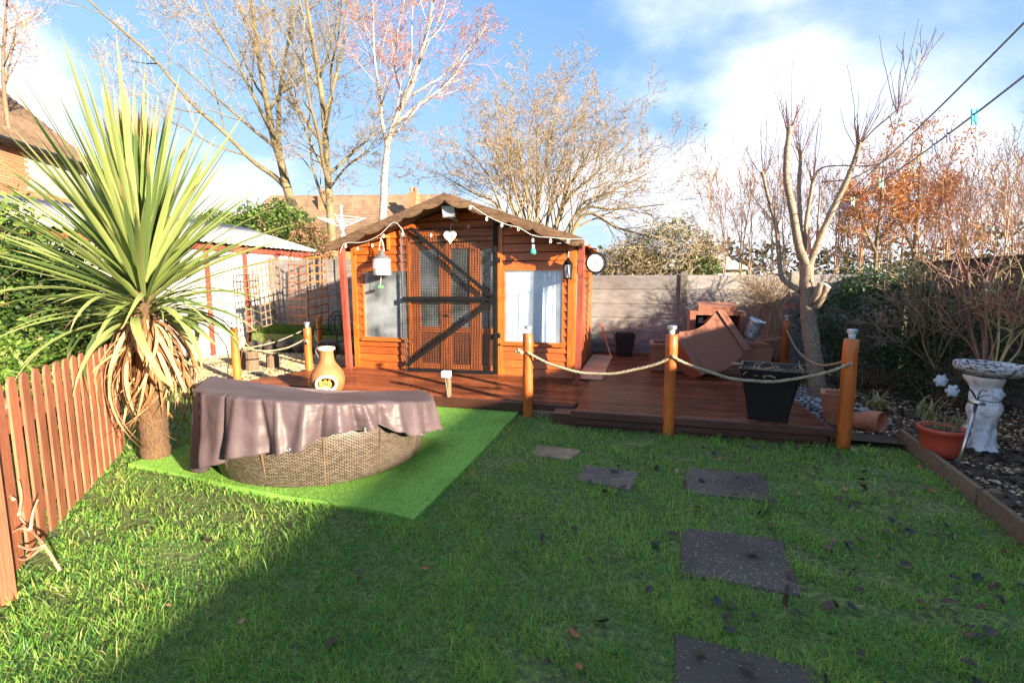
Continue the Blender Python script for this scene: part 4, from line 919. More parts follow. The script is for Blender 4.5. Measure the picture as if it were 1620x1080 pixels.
t = square_pot('black_planter', 'large tapered black planter holding dead stems on the front deck', 'planter', 1.22, 5.20, .167, .34, .54, .51, m_blackpl, -.23, .35)
m_stem = M('dry_stem', (.22, .15, .09), (.42, .32, .2), .9, 20)
r6 = random.Random(4)
b = MB()
for k in range(60):
    x, y = 1.22 + r6.uniform(-.22, .22), 5.20 + r6.uniform(-.22, .22); P = [Vector((x, y, .60))]; d = Vector((r6.uniform(-1, 1), r6.uniform(-1, 1), r6.uniform(.15, .7))).normalized()
    for i in range(5): P.append(P[-1] + d * r6.uniform(.02, .055)); d = (d + Vector((r6.uniform(-.5, .5), r6.uniform(-.5, .5), r6.uniform(-.6, .15)))).normalized()
    for p in P: p.z = max(p.z, .62)
    b.tube(P, .0032, 4)
tag(b.build('dead_stems', m_stem, t), kind='stuff')
for k in range(9):
    a = r6.uniform(2.4, 3.9); b = MB(); p = Vector((1.0, 5.22, .66)); P = [p, p + Vector((.07 * math.cos(a), .05 * math.sin(a), .03)), p + Vector((.14 * math.cos(a), .1 * math.sin(a), .0 + .04 * r6.random()))]; b.tube(catmull(P, 3), .004, 4); b.build('trailing_stem', m_stem, t)
square_pot('black_planter', 'tall empty black planter standing by the concrete wall', 'planter', -.32, 8.95, .152, .24, .36, .44, m_blackpl, .1)
square_pot('square_pot', 'square terracotta pot with a thick rim behind the rope post', 'pot', 1.96, 5.62, .05, .20, .30, .32, m_terra2, -.30, 0, .045)
t = thing('terracotta_elbow', 'short terracotta pipe elbow lying beside the square pot', 'pipe', (2.2, 5.5, .1))
P = catmull([(2.08, 5.50, .12), (2.13, 5.45, .125), (2.19, 5.39, .15), (2.25, 5.33, .155)], 4); b = MB(); b.tube(P, [.085 + .002 * i for i in range(len(P))], 20, False); o = b.build('pipe', m_terra2, t, True); sl = o.modifiers.new('t', 'SOLIDIFY'); sl.thickness = .014
MB().tube([P[-2], P[-1] + (P[-1] - P[-2]) * .3], [.108, .108], 20, False).build('collar', m_terra2, t, True)
# red bowl pot with straggly plant
px, py = 2.42, 4.70
t = thing('red_pot', 'round red plastic pot with a straggly plant in the gravel bed', 'pot', (px, py, .06))
MB().lathe([(.001, .06), (.10, .06), (.125, .12), (.145, .2), (.155, .27), (.17, .275), (.173, .305), (.165, .312), (.15, .305), (.145, .27), (.001, .268)], (px, py, 0), 32).build('bowl', m_redpot, t, True)
MB().lathe([(.001, .285), (.147, .28)], (px, py, 0), 20).build('soil', m_soil, t)
b = MB(); bl = MB(); bl.c = []
def leafquad(b, p, d, up, l, w, c):
    k = len(b.v); d = d.normalized(); s = d.cross(up); s = s.normalized() if s.length > 1e-5 else Vector((1, 0, 0))
    b.v += [tuple(p), tuple(p + d * l * .5 + s * w * .5), tuple(p + d * l), tuple(p + d * l * .5 - s * w * .5)]; b.f.append((k, k + 1, k + 2, k + 3)); b.c += [(*c, 1)] * 4
for k in range(26):
    a = r6.uniform(0, 6.28); d0 = r6.uniform(0, .12); P = [Vector((px + d0 * math.cos(a), py + d0 * math.sin(a), .285))]; d = Vector((math.cos(a) * .5, math.sin(a) * .5, 1)).normalized()
    for i in range(4): P.append(P[-1] + d * r6.uniform(.02, .05)); d = (d + Vector((r6.uniform(-.4, .4), r6.uniform(-.4, .4), 0))).normalized()
    b.tube(P, .0028, 4)
    for i in range(5): q = P[r6.randrange(1, 5)]; leafquad(bl, q, Vector((r6.uniform(-1, 1), r6.uniform(-1, 1), r6.uniform(-.2, .8))), Vector((r6.random(), r6.random(), 1)), .03, .016, r6.choice([(.2, .28, .06), (.3, .3, .1), (.25, .14, .06), (.12, .2, .05)]))
b.build('stems', m_stem, t); tag(bl.build('leaves', m_leaf, t), kind='stuff')
# bird bath
bx, by = 2.90, 5.10
t = thing('bird_bath', 'white carved stone bird bath with a wide weathered bowl', 'bird bath', (bx, by, .05))
rows = []
for i in range(46):
    u = i / 45; z = .05 + .64 * u; base_r = .125 - .035 * smoothstep(0, .25, u) + .03 * math.exp(-((u - .55) / .12) ** 2) + .02 * math.exp(-((u - .22) / .07) ** 2) + .05 * smoothstep(.8, 1, u) + .02 * smoothstep(.06, 0, u)
    rows.append([(bx + base_r * (1 + .22 * wob(2.2 * math.cos(a), 2.2 * math.sin(a), z * 8) + .10 * math.sin(a * 3 + z * 9)) * math.cos(a), by + base_r * (1 + .22 * wob(2.2 * math.cos(a), 2.2 * math.sin(a), z * 8) + .10 * math.sin(a * 3 + z * 9)) * math.sin(a), z) for a in [k * 2 * math.pi / 36 for k in range(36)]])
m_stucco = M('white_stone', (.40, .39, .39), (.74, .73, .73), .75, 11, bump=.8, big=.2, lo=.35, hi=.5)
m_bowl = M('bowl_stone', (.07, .065, .065), (.66, .65, .64), .75, 26, (1, 1, 2), 1., big=.2, lo=.42, hi=.52)
MB().grid(rows, True).build('pedestal', m_stucco, t, True)
tilt = Matrix.Rotation(R(2), 3, 'Y')
MB().lathe([(.001, .68), (.10, .685), (.18, .70), (.235, .73), (.252, .755), (.256, .79), (.245, .80), (.225, .79), (.20, .765), (.12, .745), (.001, .74)], (bx, by, 0), 48, tilt).build('bowl', m_bowl, t, True)
m_water = M('dark_water', (.01, .012, .015), (.02, .022, .025), .05, 3); MB().lathe([(.001, .772), (.21, .772)], (bx, by, 0), 36, tilt).build('water', m_water, t)
# steel stake with glass flower lights
t = thing('flower_light', 'steel garden stake topped with three clear flower lights', 'solar light', (2.33, 4.3, .05))
A, B = Vector((2.335, 4.32, .03)), at(1545, 637, 4.45)
MB().tube([A, B], .0125, 12).build('stake', m_steel, t, True); dd = (B - A).normalized(); AXs = dd.to_track_quat('Z', 'Y').to_matrix(); MB().lathe([(.001, -.012), (.05, -.01), (.053, .004), (.045, .012), (.001, .013)], B, 20, AXs).build('solar_disc', m_steel, t)
for (P, fl) in (([(1545, 632), (1538, 618), (1525, 612), (1512, 616)], (1507, 618)), ([(1545, 632), (1530, 612), (1505, 604), (1496, 602)], (1489, 602)), ([(1546, 632), (1555, 626), (1566, 626)], (1579, 624)), ([(1546, 632), (1552, 618), (1562, 619)], None), ([(1546, 632), (1580, 636), (1606, 622), (1620, 630)], None)):
    MB().tube(catmull([at(x, y, 4.45 - .03 * i) for i, (x, y) in enumerate(P)], 4), .0035, 5).build('wire', m_black, t)
    if fl:
        c = at(*fl, 4.40); b = MB()
        f_ = MB().lathe([(.001, -.02), (.02, -.012), (.042, .0), (.038, .012), (.02, .02), (.001, .022)], c, 12, Vector((.2, -1, .25)).to_track_quat('Z', 'Y').to_matrix()).build('flower', m_clear, t, True)
        for k in range(6): a = k * math.pi / 3; u = Vector((math.cos(a), .1, math.sin(a))); MB().ball(c + u * .034, .017, 8, (1, .5, 1)).build('petal', m_clear, f_, True)
# strap leaved iris clumps
for k, (x, y, n_, lab) in enumerate([(2.62, 6.35, 15, 'clump of yellowing strap leaves in the bed behind the terracotta pot'), (2.95, 6.05, 16, 'clump of green strap leaves beside the bird bath'), (2.35, 6.7, 12, 'faded clump of strap leaves at the foot of the pruned tree')]):
    t = thing('iris_clump', lab, 'plant', (x, y, .05), 'strap leaved plants in the bed')
    for i in range(n_):
        L = r6.uniform(.25, .45); a = r6.uniform(0, 6.28); me_k = (.16, .22, .06) if r6.random() < .6 else (.42, .33, .17)
        me = leaf_mesh('leaf_blade', L, .022, r6.uniform(.4, 2.2), me_k, me_k, (.4, .3, .15), k * 50 + i); me.materials.append(m_leaf); o = bpy.data.objects.new('leaf', me); col.objects.link(o); o.parent = t; o.location = (r6.uniform(-.07, .07), r6.uniform(-.07, .07), 0)
        o.rotation_euler = (Matrix.Rotation(a, 3, 'Z') @ Matrix.Rotation(-R(r6.uniform(50, 85)), 3, 'Y')).to_euler()

# ---------------------------------------------------------------- tipped rattan furniture
def rbox(b, uvs, c, ax, ay, az):
    "woven slab with its own uv"
    c, ax, ay, az = map(Vector, (c, ax, ay, az))
    for (o_, u, v) in ((ax, ay, az), (-ax, az, ay), (ay, az, ax), (-ay, ax, az), (az, ax, ay), (-az, ay, ax)):
        k = len(b.v)
        for (p, q) in ((-1, -1), (1, -1), (1, 1), (-1, 1)): b.v.append(tuple(c + o_ + u * p + v * q)); uvs.append((p * u.length, q * v.length))
        b.f.append((k, k + 1, k + 2, k + 3))
def rpart(name, t, fn_):
    b = MB(); uv = []; fn_(b, uv); return put(name, uvmesh(b, name, uv, False), m_rattan2, t)
def armchair(lab, org, M3, w=.58, d=.52, h=.56, curved=True, grp='tipped rattan furniture'):
    t = thing('rattan_armchair', lab, 'armchair', org, grp); O = Vector(org)
    def W(p): return O + M3 @ Vector(p)
    def V(p): return M3 @ Vector(p)
    for s in (-1, 1): rpart('arm', t, lambda b, uv: rbox(b, uv, W((s * (w / 2 + .04), 0, 0)), V((.042, 0, 0)), V((0, d / 2 + .055, 0)), V((0, 0, h / 2))))
    def back(b, uv):
        n = 14
        for (y0, y1) in ((-.0, 1),):
            for side in (0, 1):
                k = len(b.v)
                for i in range(n + 1):
                    for j in range(2):
                        u = -w / 2 + w * i / n; cz = h * (.5 if j else -.5) * 1.04 + (.0 if not curved else -.085 * math.cos(u / w * math.pi) * (1 if j else .9)); yy = -d / 2 - .01 + .05 * side - .02 + (.02 * math.cos(u / w * math.pi))
                        b.v.append(tuple(W((u, yy, cz)))); uv.append((u, cz))
                for i in range(n):
                    q = (k + 2 * i, k + 2 * i + 2, k + 2 * i + 3, k + 2 * i + 1); b.f.append(q if side == 0 else tuple(reversed(q)))
            m_ = 2 * (n + 1); k0 = len(b.v) - 2 * m_
            for i in range(n):
                for j in (0, 1): b.f.append((k0 + 2 * i + j, k0 + 2 * i + 2 + j, k0 + m_ + 2 * i + 2 + j, k0 + m_ + 2 * i + j))
    rpart('back_panel', t, back)
    for s in (-1, 1): MB().bar(W((s * (w / 2 - .006), -d / 2 - .034, -h / 2)), W((s * (w / 2 - .006), -d / 2 - .034, h / 2)), .014, .01).build('seam', m_barge, t)  # dark strips standing in for the gap between back and arms
    rpart('seat', t, lambda b, uv: rbox(b, uv, W((0, .02, -.08)), V((w / 2 - .002, 0, 0)), V((0, d / 2 - .03, 0)), V((0, 0, .05))))
    rpart('front_panel', t, lambda b, uv: rbox(b, uv, W((0, d / 2 - .03, -h / 4 - .04)), V((w / 2 - .003, 0, 0)), V((0, .025, 0)), V((0, 0, h / 4 - .045))))
    return t
# chair lying tipped: its back to the camera and rolled over one corner
vdir = Vector((.18, -.93, .30)).normalized(); rx = (_R - vdir * _R.dot(vdir)).normalized(); uz = vdir.cross(rx) * -1
if uz.z < 0: uz = -uz
ro = R(29); lx = rx * math.cos(ro) + uz * math.sin(ro); lz = -rx * math.sin(ro) + uz * math.cos(ro); ly = -vdir
Mt = Matrix((lx, ly, lz)).transposed()
if Mt.determinant() < 0: Mt = Matrix((lx, ly, -lz)).transposed()
cpt = at(1125, 541, 7.05)
armchair('orange brown rattan armchair tipped over with its curved back up', cpt + ly * .28, Mt, .60, .54, .64)
# table it leans on and a chair upside down on the table
t = thing('rattan_table', 'low rattan table buried under the tipped armchairs', 'table', (1.3, 7.75, .165), 'tipped rattan furniture')
rpart('top', t, lambda b, uv: rbox(b, uv, (1.28, 7.85, .60), (.44, 0, 0), (0, .33, 0), (0, 0, .03)))
rpart('front_panel', t, lambda b, uv: rbox(b, uv, (1.34, 7.46, .375), (.40, -.03, 0), (0, .02, 0), (0, .02, .19)))
for (x, y) in ((.9, 7.56), (1.66, 7.56), (.9, 8.14), (1.66, 8.14)): rpart('leg', t, lambda b, uv: rbox(b, uv, (x, y, .368), (.03, 0, 0), (0, .03, 0), (0, 0, .2)))
t = thing('rattan_armchair', 'rattan armchair stacked on top with its dark open underside showing', 'armchair', (1.15, 8.0, .66), 'tipped rattan furniture')
cz = .635
for s in (-1, 1): rpart('arm', t, lambda b, uv: rbox(b, uv, (1.06 + s * .345, 8.0, cz + .22), (.04, 0, 0), (0, .26, 0), (0, 0, .215)))
rpart('back_panel', t, lambda b, uv: rbox(b, uv, (1.06, 8.24, cz + .2), (.30, 0, 0), (0, .025, 0), (0, 0, .2)))
rpart('seat', t, lambda b, uv: rbox(b, uv, (1.06, 7.98, cz + .405), (.30, 0, 0), (0, .23, 0), (0, 0, .03)))
rpart('front_rail', t, lambda b, uv: rbox(b, uv, (1.06, 7.86, cz + .49), (.27, 0, 0), (0, .1, .03), (0, -.012, .045)))
MB().box(.77, 1.35, 8.205, 8.212, cz + .02, cz + .37).build('lining', m_black, t)  # black sheet that makes the open inside of the chair dark
for x in (.84, .97): MB().box(x, x + .07, 8.198, 8.203, cz + .22, cz + .31).build('paper_label', m_whitepl, t)
# low stool at the left of the heap
t = thing('rattan_stool', 'square rattan stool with a sunken top beside the tipped armchair', 'stool', (.42, 7.5, .165), 'tipped rattan furniture'); sx_, sy_ = .38, 7.62
for (dx_, dy_, ax_, ay_) in ((0, -.22, .25, .018), (0, .22, .25, .018), (-.235, 0, .016, .2), (.235, 0, .016, .2)):
    rpart('side_panel', t, lambda b, uv: rbox(b, uv, (sx_ + dx_, sy_ + dy_, .385), (ax_, .03 * ax_, 0), (0, ay_, 0), (.012 * (1 if dx_ else 0), 0, .185)))
rpart('top', t, lambda b, uv: rbox(b, uv, (sx_, sy_, .545), (.218, 0, 0), (0, .2, 0), (0, 0, .012)))
for (dx_, dy_, ax_, ay_) in ((0, -.235, .275, .03), (0, .235, .275, .03), (-.25, 0, .03, .204), (.25, 0, .03, .204)): rpart('rim', t, lambda b, uv: rbox(b, uv, (sx_ + dx_, sy_ + dy_, .585), (ax_, 0, 0), (0, ay_, 0), (0, 0, .014)))
# crumpled galvanised pot
t = thing('metal_pot', 'dented grey metal pot lying tilted on the rattan furniture', 'pot', (1.75, 7.7, .7)); c = at(1184, 536, 7.6); axm = (at(1197, 509, 7.6) - c + Vector((0, -.03, 0))).normalized(); AXm = axm.to_track_quat('Z', 'Y').to_matrix()
b = MB(); b.lathe([(.001, 0), (.075, .002), (.09, .06), (.085, .12), (.095, .18), (.10, .26), (.115, .30), (.105, .30), (.09, .26), (.08, .1)], c, 22, AXm); b.v = [tuple(Vector(v) + Vector((1, .5, .3)) * (.016 * wob(v[0] * 16, v[1] * 16, v[2] * 16))) for v in b.v]; b.build('body', m_silver, t, True)
for k in range(5): q = c + axm * (.06 + .045 * k) + Vector((.02 * (-1) ** k, -.088, .02)); MB().ball(q, .012, 8, (1, .5, 1)).build('hole', m_black, t)

# ---------------------------------------------------------------- cast iron chair and table left of the summer house
t = thing('iron_chair', 'ornate black cast iron garden chair beside the leaning red post', 'chair', (-5.4, 7.6, .02)); ix, iy = -5.42, 7.55
def loop(c, rx_, rz_, n=20, y=0., a0=0, a1=6.2832): return [(c[0] + rx_ * math.cos(a0 + (a1 - a0) * i / n), c[1] + y, c[2] + rz_ * math.sin(a0 + (a1 - a0) * i / n)) for i in range(n + 1)]
b = MB(); b.tube(loop((ix, iy + .2, .72), .21, .24, 24, 0, -.6, 3.74), .013, 6)
for (dx_, dz_, r1, r2) in ((0, .0, .08, .17), (-.11, -.02, .05, .12), (.11, -.02, .05, .12), (0, .13, .12, .05), (-.08, .12, .04, .05), (.08, .12, .04, .05), (0, -.13, .14, .04)): b.tube(loop((ix + dx_, iy + .2, .72 + dz_), r1, r2, 16), .009, 5, False)
b.build('backrest', m_iron, t)
b = MB(); b.lathe([(.001, .43), (.22, .43), (.235, .44), (.22, .45), (.001, .45)], (ix, iy, 0), 24); b.build('seat', m_iron, t)
for s in (-1, 1):
    MB().tube(catmull([(ix + s * .2, iy + .2, .60), (ix + s * .25, iy + .05, .66), (ix + s * .24, iy - .14, .62), (ix + s * .2, iy - .16, .46)], 4), .012, 6).build('arm', m_iron, t)
    MB().tube(catmull([(ix + s * .15, iy - .14, .44), (ix + s * .21, iy - .19, .28), (ix + s * .15, iy - .17, .12), (ix + s * .2, iy - .22, .015)], 5), .014, 6).build('leg', m_iron, t)
    MB().tube(catmull([(ix + s * .15, iy + .14, .44), (ix + s * .2, iy + .2, .28), (ix + s * .16, iy + .19, .12), (ix + s * .21, iy + .26, .015)], 5), .014, 6).build('leg', m_iron, t)
    MB().tube(loop((ix + s * .1, iy - .15, .36), .07, .05, 12), .008, 5).build('scroll', m_iron, t)
t = thing('iron_table', 'round black cast iron garden table behind the leaning red post', 'table', (-4.85, 7.75, .02)); jx, jy = -4.83, 7.8
MB().lathe([(.001, .66), (.31, .66), (.33, .672), (.31, .684), (.001, .684)], (jx, jy, 0), 28).build('top', m_iron, t)
for k in range(3): a = k * 2.094 + .3; MB().tube(catmull([(jx + .22 * math.cos(a), jy + .22 * math.sin(a), .66), (jx + .1 * math.cos(a), jy + .1 * math.sin(a), .4), (jx + .14 * math.cos(a), jy + .14 * math.sin(a), .2), (jx + .27 * math.cos(a), jy + .27 * math.sin(a), .018)], 5), .015, 6).build('leg', m_iron, t)

# ---------------------------------------------------------------- rotary airer
t = thing('rotary_airer', 'white rotary clothes airer standing behind the summer house corner', 'airer', (-5.7, 9.2, .1)); Yq = 8.95
base = at(541, 360, Yq); MB().tube([(base.x, Yq, .45), (base.x, Yq, base.z + .45)], .022, 10).build('pole', m_whitepl, t)
hub = Vector((base.x, Yq, base.z)); MB().lathe([(.03, -.06), (.045, -.04), (.045, .05), (.03, .06)], hub, 12).build('hub', m_whitepl, t)
tips = []
for k in range(4): a = k * math.pi / 2 + .35; tip = hub + Vector((.48 * math.cos(a), .48 * math.sin(a), .20)); tips.append(tip); MB().tube([hub, tip], .012, 6).build('arm', m_whitepl, t)
b = MB()
for f_ in (.55, .75, .97):
    for k in range(4): b.tube([hub.lerp(tips[k], f_), hub.lerp(tips[(k + 1) % 4], f_)], .003, 4)
b.build('line', m_whitepl, t); MB().tube(catmull([hub + Vector((.03, -.04, -.05)), hub + Vector((.1, -.05, -.2)), hub + Vector((.07, -.05, -.38)), hub + Vector((-.05, -.05, -.33))], 5), .012, 6).build('loose_cord', m_whitepl, t)

# ---------------------------------------------------------------- trellises
def trellis(lab, P00, P10, P01, P11, nu, nv, mat, w=.022, grp='garden trellises'):
    t = thing('trellis', lab, 'trellis', P00, grp); P00, P10, P01, P11 = map(Vector, (P00, P10, P01, P11)); n_ = (P10 - P00).cross(P01 - P00).normalized()
    for i in range(nu + 1): u = i / nu; MB().bar(P00.lerp(P10, u), P01.lerp(P11, u), w, .012, n_).build('upright_slat', mat, t)
    for j in range(nv + 1): v = j / nv; MB().bar(P00.lerp(P01, v) + n_ * .0125, P10.lerp(P11, v) + n_ * .0125, w, .012, n_).build('cross_slat', mat, t)
trellis('orange timber trellis leaf facing the garage', at(460, 512, 9.2), at(487, 512, 9.0), at(456, 405, 9.2), at(485, 408, 9.0), 3, 8, m_post)
trellis('orange timber trellis leaf against the concrete wall', at(488, 512, 9.02), at(520, 505, 9.45), at(486, 408, 9.02), at(516, 405, 9.45), 3, 8, m_post)
trellis('weathered dark trellis leaning at the garage wall', at(392, 525, 8.2), at(452, 505, 8.6), at(384, 422, 8.2), at(440, 408, 8.6), 8, 9, m_log)
lf = thing('lattice_fence', 'thin brown lattice fence behind the palm', 'fence', (-6.6, 4.4, 0)); LA, LB = Vector((-6.2, 3.85, 0)), Vector((-7.2, 5.7, 0)); nlf = 44
for i in range(nlf + 1): p = LA.lerp(LB, i / nlf); h = 1.12 + .5 * smoothstep(.3, .55, i / nlf); MB().bar(p, p + Vector((0, 0, h)), .022, .014, (LB - LA).normalized().cross(Vector((0, 0, 1)))).build('upright_slat', m_picket if i % 5 else m_log, lf)
for j in range(12):
    z = .12 + j * .14; u0 = 0 if z < 1.1 else .42; MB().bar(LA.lerp(LB, u0) + Vector((.015, 0, z)), LB + Vector((.015, 0, z)), .014, .022).build('cross_slat', m_log, lf)

# ---------------------------------------------------------------- washing line with pegs
lines = []
for k, (p0, p1, p2) in enumerate((((1620, 31), 3.0, ((1322, 328), 6.75)), ((((1620, 106)), 3.0, ((1312, 345), 6.75))))):
    a = at(*p0, p1); c = at(*p2[0], p2[1]); far = a + (a - c) * .55
    t = tag(MB().tube([c + (far - c) * (i / 30) + Vector((0, 0, -.10 * math.sin(math.pi * i / 30) * (1 if k else .7) + .045)) for i in range(31)], .0062, 6).build('washing_line', M('line_cord%d' % k, (.20, .25, .33), (.34, .40, .48), .6, 30)), ['upper grey washing line running to the pruned tree', 'lower grey washing line carrying pegs to the pruned tree'][k], 'washing line', 'washing lines'); lines.append((c, far))
m_pegs = {n_: M('peg_' + n_, c_, None, .4, 8) for n_, c_ in dict(cyan=(.05, .5, .62), lilac=(.22, .2, .34), slate=(.18, .22, .34), wood=(.38, .2, .12), green=(.25, .6, .42), mint=(.35, .62, .5)).items()}
c, far = lines[1]
for (x, colr) in ((1543, 'cyan'), (1505, 'lilac'), (1479, 'slate'), (1456, 'wood'), (1394, 'green'), (1349, 'mint')):
    best = min(((abs((lambda v: 810 + FPX * v.dot(_R) / v.dot(_F))(c + (far - c) * (i / 200) - Vector((0, 0, CAM_H))) - x), i) for i in range(200)))[1]; p = c + (far - c) * (best / 200) + Vector((0, 0, -.10 * math.sin(math.pi * best / 200) + .045))
    t = thing('clothes_peg', colr + ' coloured clothes peg clipped on the lower washing line', 'peg', p, 'clothes pegs on the line'); s = .8
    for sg in (-1, 1): MB().quad8([p + Vector(q) for q in ((sg * .002, -.006, -.035 * s), (sg * .012 + .004, -.006, -.075 * s), (sg * .012 + .004, .006, -.075 * s), (sg * .002, .006, -.035 * s), (sg * .009, -.006, .03), (sg * .016, -.006, .03), (sg * .016, .006, .03), (sg * .009, .006, .03))]).build('prong', m_pegs[colr], t)
    MB().tube([p + Vector((0, -.008, 0)), p + Vector((0, .008, 0))], .008, 8).build('spring', m_steel, t)
# ================================================================ TREES AND SHRUBS
def grow(thick, thin, p, d, r, L, lev, P, rg):
    "one branch and, along it, its side branches"
    n = max(3, int(L / P['step'][min(lev, len(P['step']) - 1)])); pts = [p.copy()]; rad = [r]; d = d.normalized(); kink = P['kink'][min(lev, len(P['kink']) - 1)]
    tip = P['tip'] if lev else P.get('tip0', P['tip'])
    for i in range(n):
        d = (d + Vector((rg.gauss(0, kink), rg.gauss(0, kink), rg.gauss(0, kink) + P['up'][min(lev, len(P['up']) - 1)]))).normalized()
        p = p + d * (L / n); pts.append(p); rad.append(max(P['rmin'], r * (1 - (i + 1) / n * (1 - tip))))
    (thick if lev < P['thick'] else thin).tube(pts, rad, 7 if lev == 0 else 5 if lev < P['thick'] else 3, lev < P['thick'])
    branch_off(thick, thin, pts, rad, L, lev, P, rg)
def branch_off(thick, thin, pts, rad, L, lev, P, rg):
    if lev >= P['levels']: return
    k = P['kids'][min(lev, len(P['kids']) - 1)]; k = max(1, int(k * rg.uniform(.75, 1.25))); m = len(pts) - 1; a = rg.uniform(0, 6.28)
    for i in range(k):
        u = P['from'][min(lev, len(P['from']) - 1)]; u = u + (1 - u) * ((i + rg.random()) / k); f = u * m; j = min(int(f), m - 1); q = pts[j].lerp(pts[j + 1], f - j); dd = (pts[j + 1] - pts[j]).normalized()
        a += 2.4 + rg.uniform(-.5, .5); o = dd.orthogonal().normalized(); o = o * math.cos(a) + dd.cross(o) * math.sin(a); sp = P['spread'][min(lev, len(P['spread']) - 1)] * rg.uniform(.7, 1.3)
        nd_ = dd * math.cos(sp) + o * math.sin(sp); rr_ = (rad[j] * (1 - (f - j)) + rad[j + 1] * (f - j)) * P['rk'] * rg.uniform(.7, 1.05)
        LL = L * P['lk'][min(lev, len(P['lk']) - 1)] * rg.uniform(.6, 1.2) * (1.15 - .6 * u)
        grow(thick, thin, q, nd_, max(rr_, P['rmin']), LL, lev + 1, P, rg)
RS = {'pruned_tree': .84, 'bare_tree': .86}
def tree(name, lab, cat, base, limbs, P, bark, twig, seed, grp=None, leaves=None):
    rg = random.Random(seed); t = thing(name, lab, cat, base, grp); A, B = MB(), MB()
    for (pts, r0, r1, fr) in limbs:
        r0, r1 = r0 * RS.get(name, 1), r1 * RS.get(name, 1); pts = catmull(pts, 5); rad = [r0 + (r1 - r0) * (i / (len(pts) - 1)) ** .8 for i in range(len(pts))]; A.tube(pts, [q * (1 + (.05 if name != 'pruned_tree' else .16) * wob(i * .9, seed, q * 40)) for i, q in enumerate(rad)], 9)
        L = sum((pts[i + 1] - pts[i]).length for i in range(len(pts) - 1)); PP = dict(P); PP['from'] = [fr] + list(P['from'][1:]); branch_off(A, B, pts, rad, L, 0, PP, rg)
    A.build('trunk', bark, t, True)
    if B.v: tag(B.build('crown', twig, t), kind='stuff')
    if leaves:
        n_, c_, sz = leaves; b = MB(); b.c = []
        for i in range(n_):
            v = Vector(B.v[rg.randrange(len(B.v))]); leafquad(b, v + Vector((rg.gauss(0, .05), rg.gauss(0, .05), rg.gauss(0, .05))), Vector((rg.gauss(0, 1), rg.gauss(0, 1), rg.gauss(-.4, 1))), Vector((rg.random(), rg.random(), 1)), sz * rg.uniform(.6, 1.3), sz * .6, tuple(q * rg.uniform(.7, 1.2) for q in rg.choice(c_)))
        tag(b.build('leaves', m_dry, t), kind='stuff')
    return t
m_bark = M('bark_yellow', (.115, .09, .045), (.26, .205, .11), .9, 7, (6, 6, 2), .8, big=.3)
m_barkd = M('bark_brown', (.13, .09, .055), (.30, .22, .14), .9, 8, (6, 6, 2), .8, big=.3)
m_birch = M('bark_birch', (.10, .075, .06), (.46, .40, .36), .8, 5, (3, 3, 12), .5, lo=.40, hi=.5, big=.15)
m_twy = M('twig_tan', (.18, .135, .085), (.31, .24, .155), .9, 5); m_twr = M('twig_red', (.34, .19, .145), (.48, .30, .23), .9, 5); m_two = M('twig_russet', (.30, .19, .12), (.46, .32, .21), .9, 5)
m_twp = M('twig_purple', (.27, .135, .115), (.40, .22, .19), .9, 5)
m_tww = M('twig_warm', (.25, .175, .10), (.40, .29, .17), .9, 5)
m_pale = M('bark_pale', (.13, .092, .066), (.36, .275, .20), .85, 6, (5, 5, 9), .7, big=.3)
PA = dict(step=[.5, .35, .28, .22, .18], kink=[.05, .08, .09, .10, .10], up=[.02, .04, .03, .01, 0], tip=.25, rmin=.0042, thick=2, levels=4, kids=[9, 6, 5, 5], spread=[.75, .7, .7, .7], lk=[.42, .52, .55, .6], rk=.55, **{'from': [.3, .2, .2, .2]})
def px(P, Y): return [at(x, y, Y + (0 if len(q) < 3 else q[2])) for q in P for x, y in [q[:2]]]
Yt = 14.5
def down(P): return [Vector((P[0].x, P[0].y, 0))] + P
tree('bare_tree', 'tall bare tree with a lichen yellow forked trunk behind the garage', 'tree', at(486, 395, Yt), [
    (down(px([(484, 390), (468, 340), (455, 300), (444, 255), (432, 215), (420, 150), (408, 80), (396, -10), (380, -120)], Yt)), .26, .05, .42),
    (px([(455, 300), (435, 280), (400, 255, -.5), (360, 215, -1), (300, 160, -1.4), (240, 90, -1.6), (150, 10, -1.8), (100, -40, -2)], Yt), .12, .025, .3),
    (px([(444, 255), (440, 190, .5), (446, 120, .9), (460, 40, 1.2), (468, -60, 1.5)], Yt), .11, .03, .2), (px([(432, 215), (400, 150, -.6), (370, 90, -1), (330, 20, -1.3), (300, -60, -1.6)], Yt), .08, .02, .2)], dict(PA, kids=[11, 8, 6, 5]), m_bark, m_twy, 1, 'tall trees beyond the wall')
tree('bare_tree', 'slim straight bare tree standing behind the rotary airer', 'tree', at(525, 395, Yt - .5), [
    (down(px([(526, 390), (522, 330), (518, 270), (514, 200), (506, 130), (494, 60), (482, -20), (470, -120)], Yt - .5)), .19, .04, .22),
    (px([(514, 205), (524, 150, .6), (540, 90, 1), (548, 20, 1.2), (560, -60, 1.5)], Yt - .5), .07, .02, .15), (px([(518, 275), (495, 235, -.6), (470, 170, -1), (455, 120, -1.2)], Yt - .5), .055, .012, .15), (px([(520, 300), (550, 262, -.8), (580, 240, -1.2), (610, 200, -1.5)], Yt - .5), .05, .01, .15)], dict(PA, kids=[12, 8, 6, 5]), m_bark, m_twy, 2, 'tall trees beyond the wall')
PB = dict(PA,  up=[.02, .05, .0, -.05, -.10], kids=[12, 7, 7, 5], spread=[.55, .6, .7, .7], kink=[.04, .07, .11, .14, .16], rmin=.0034, lk=[.36, .5, .5, .6])
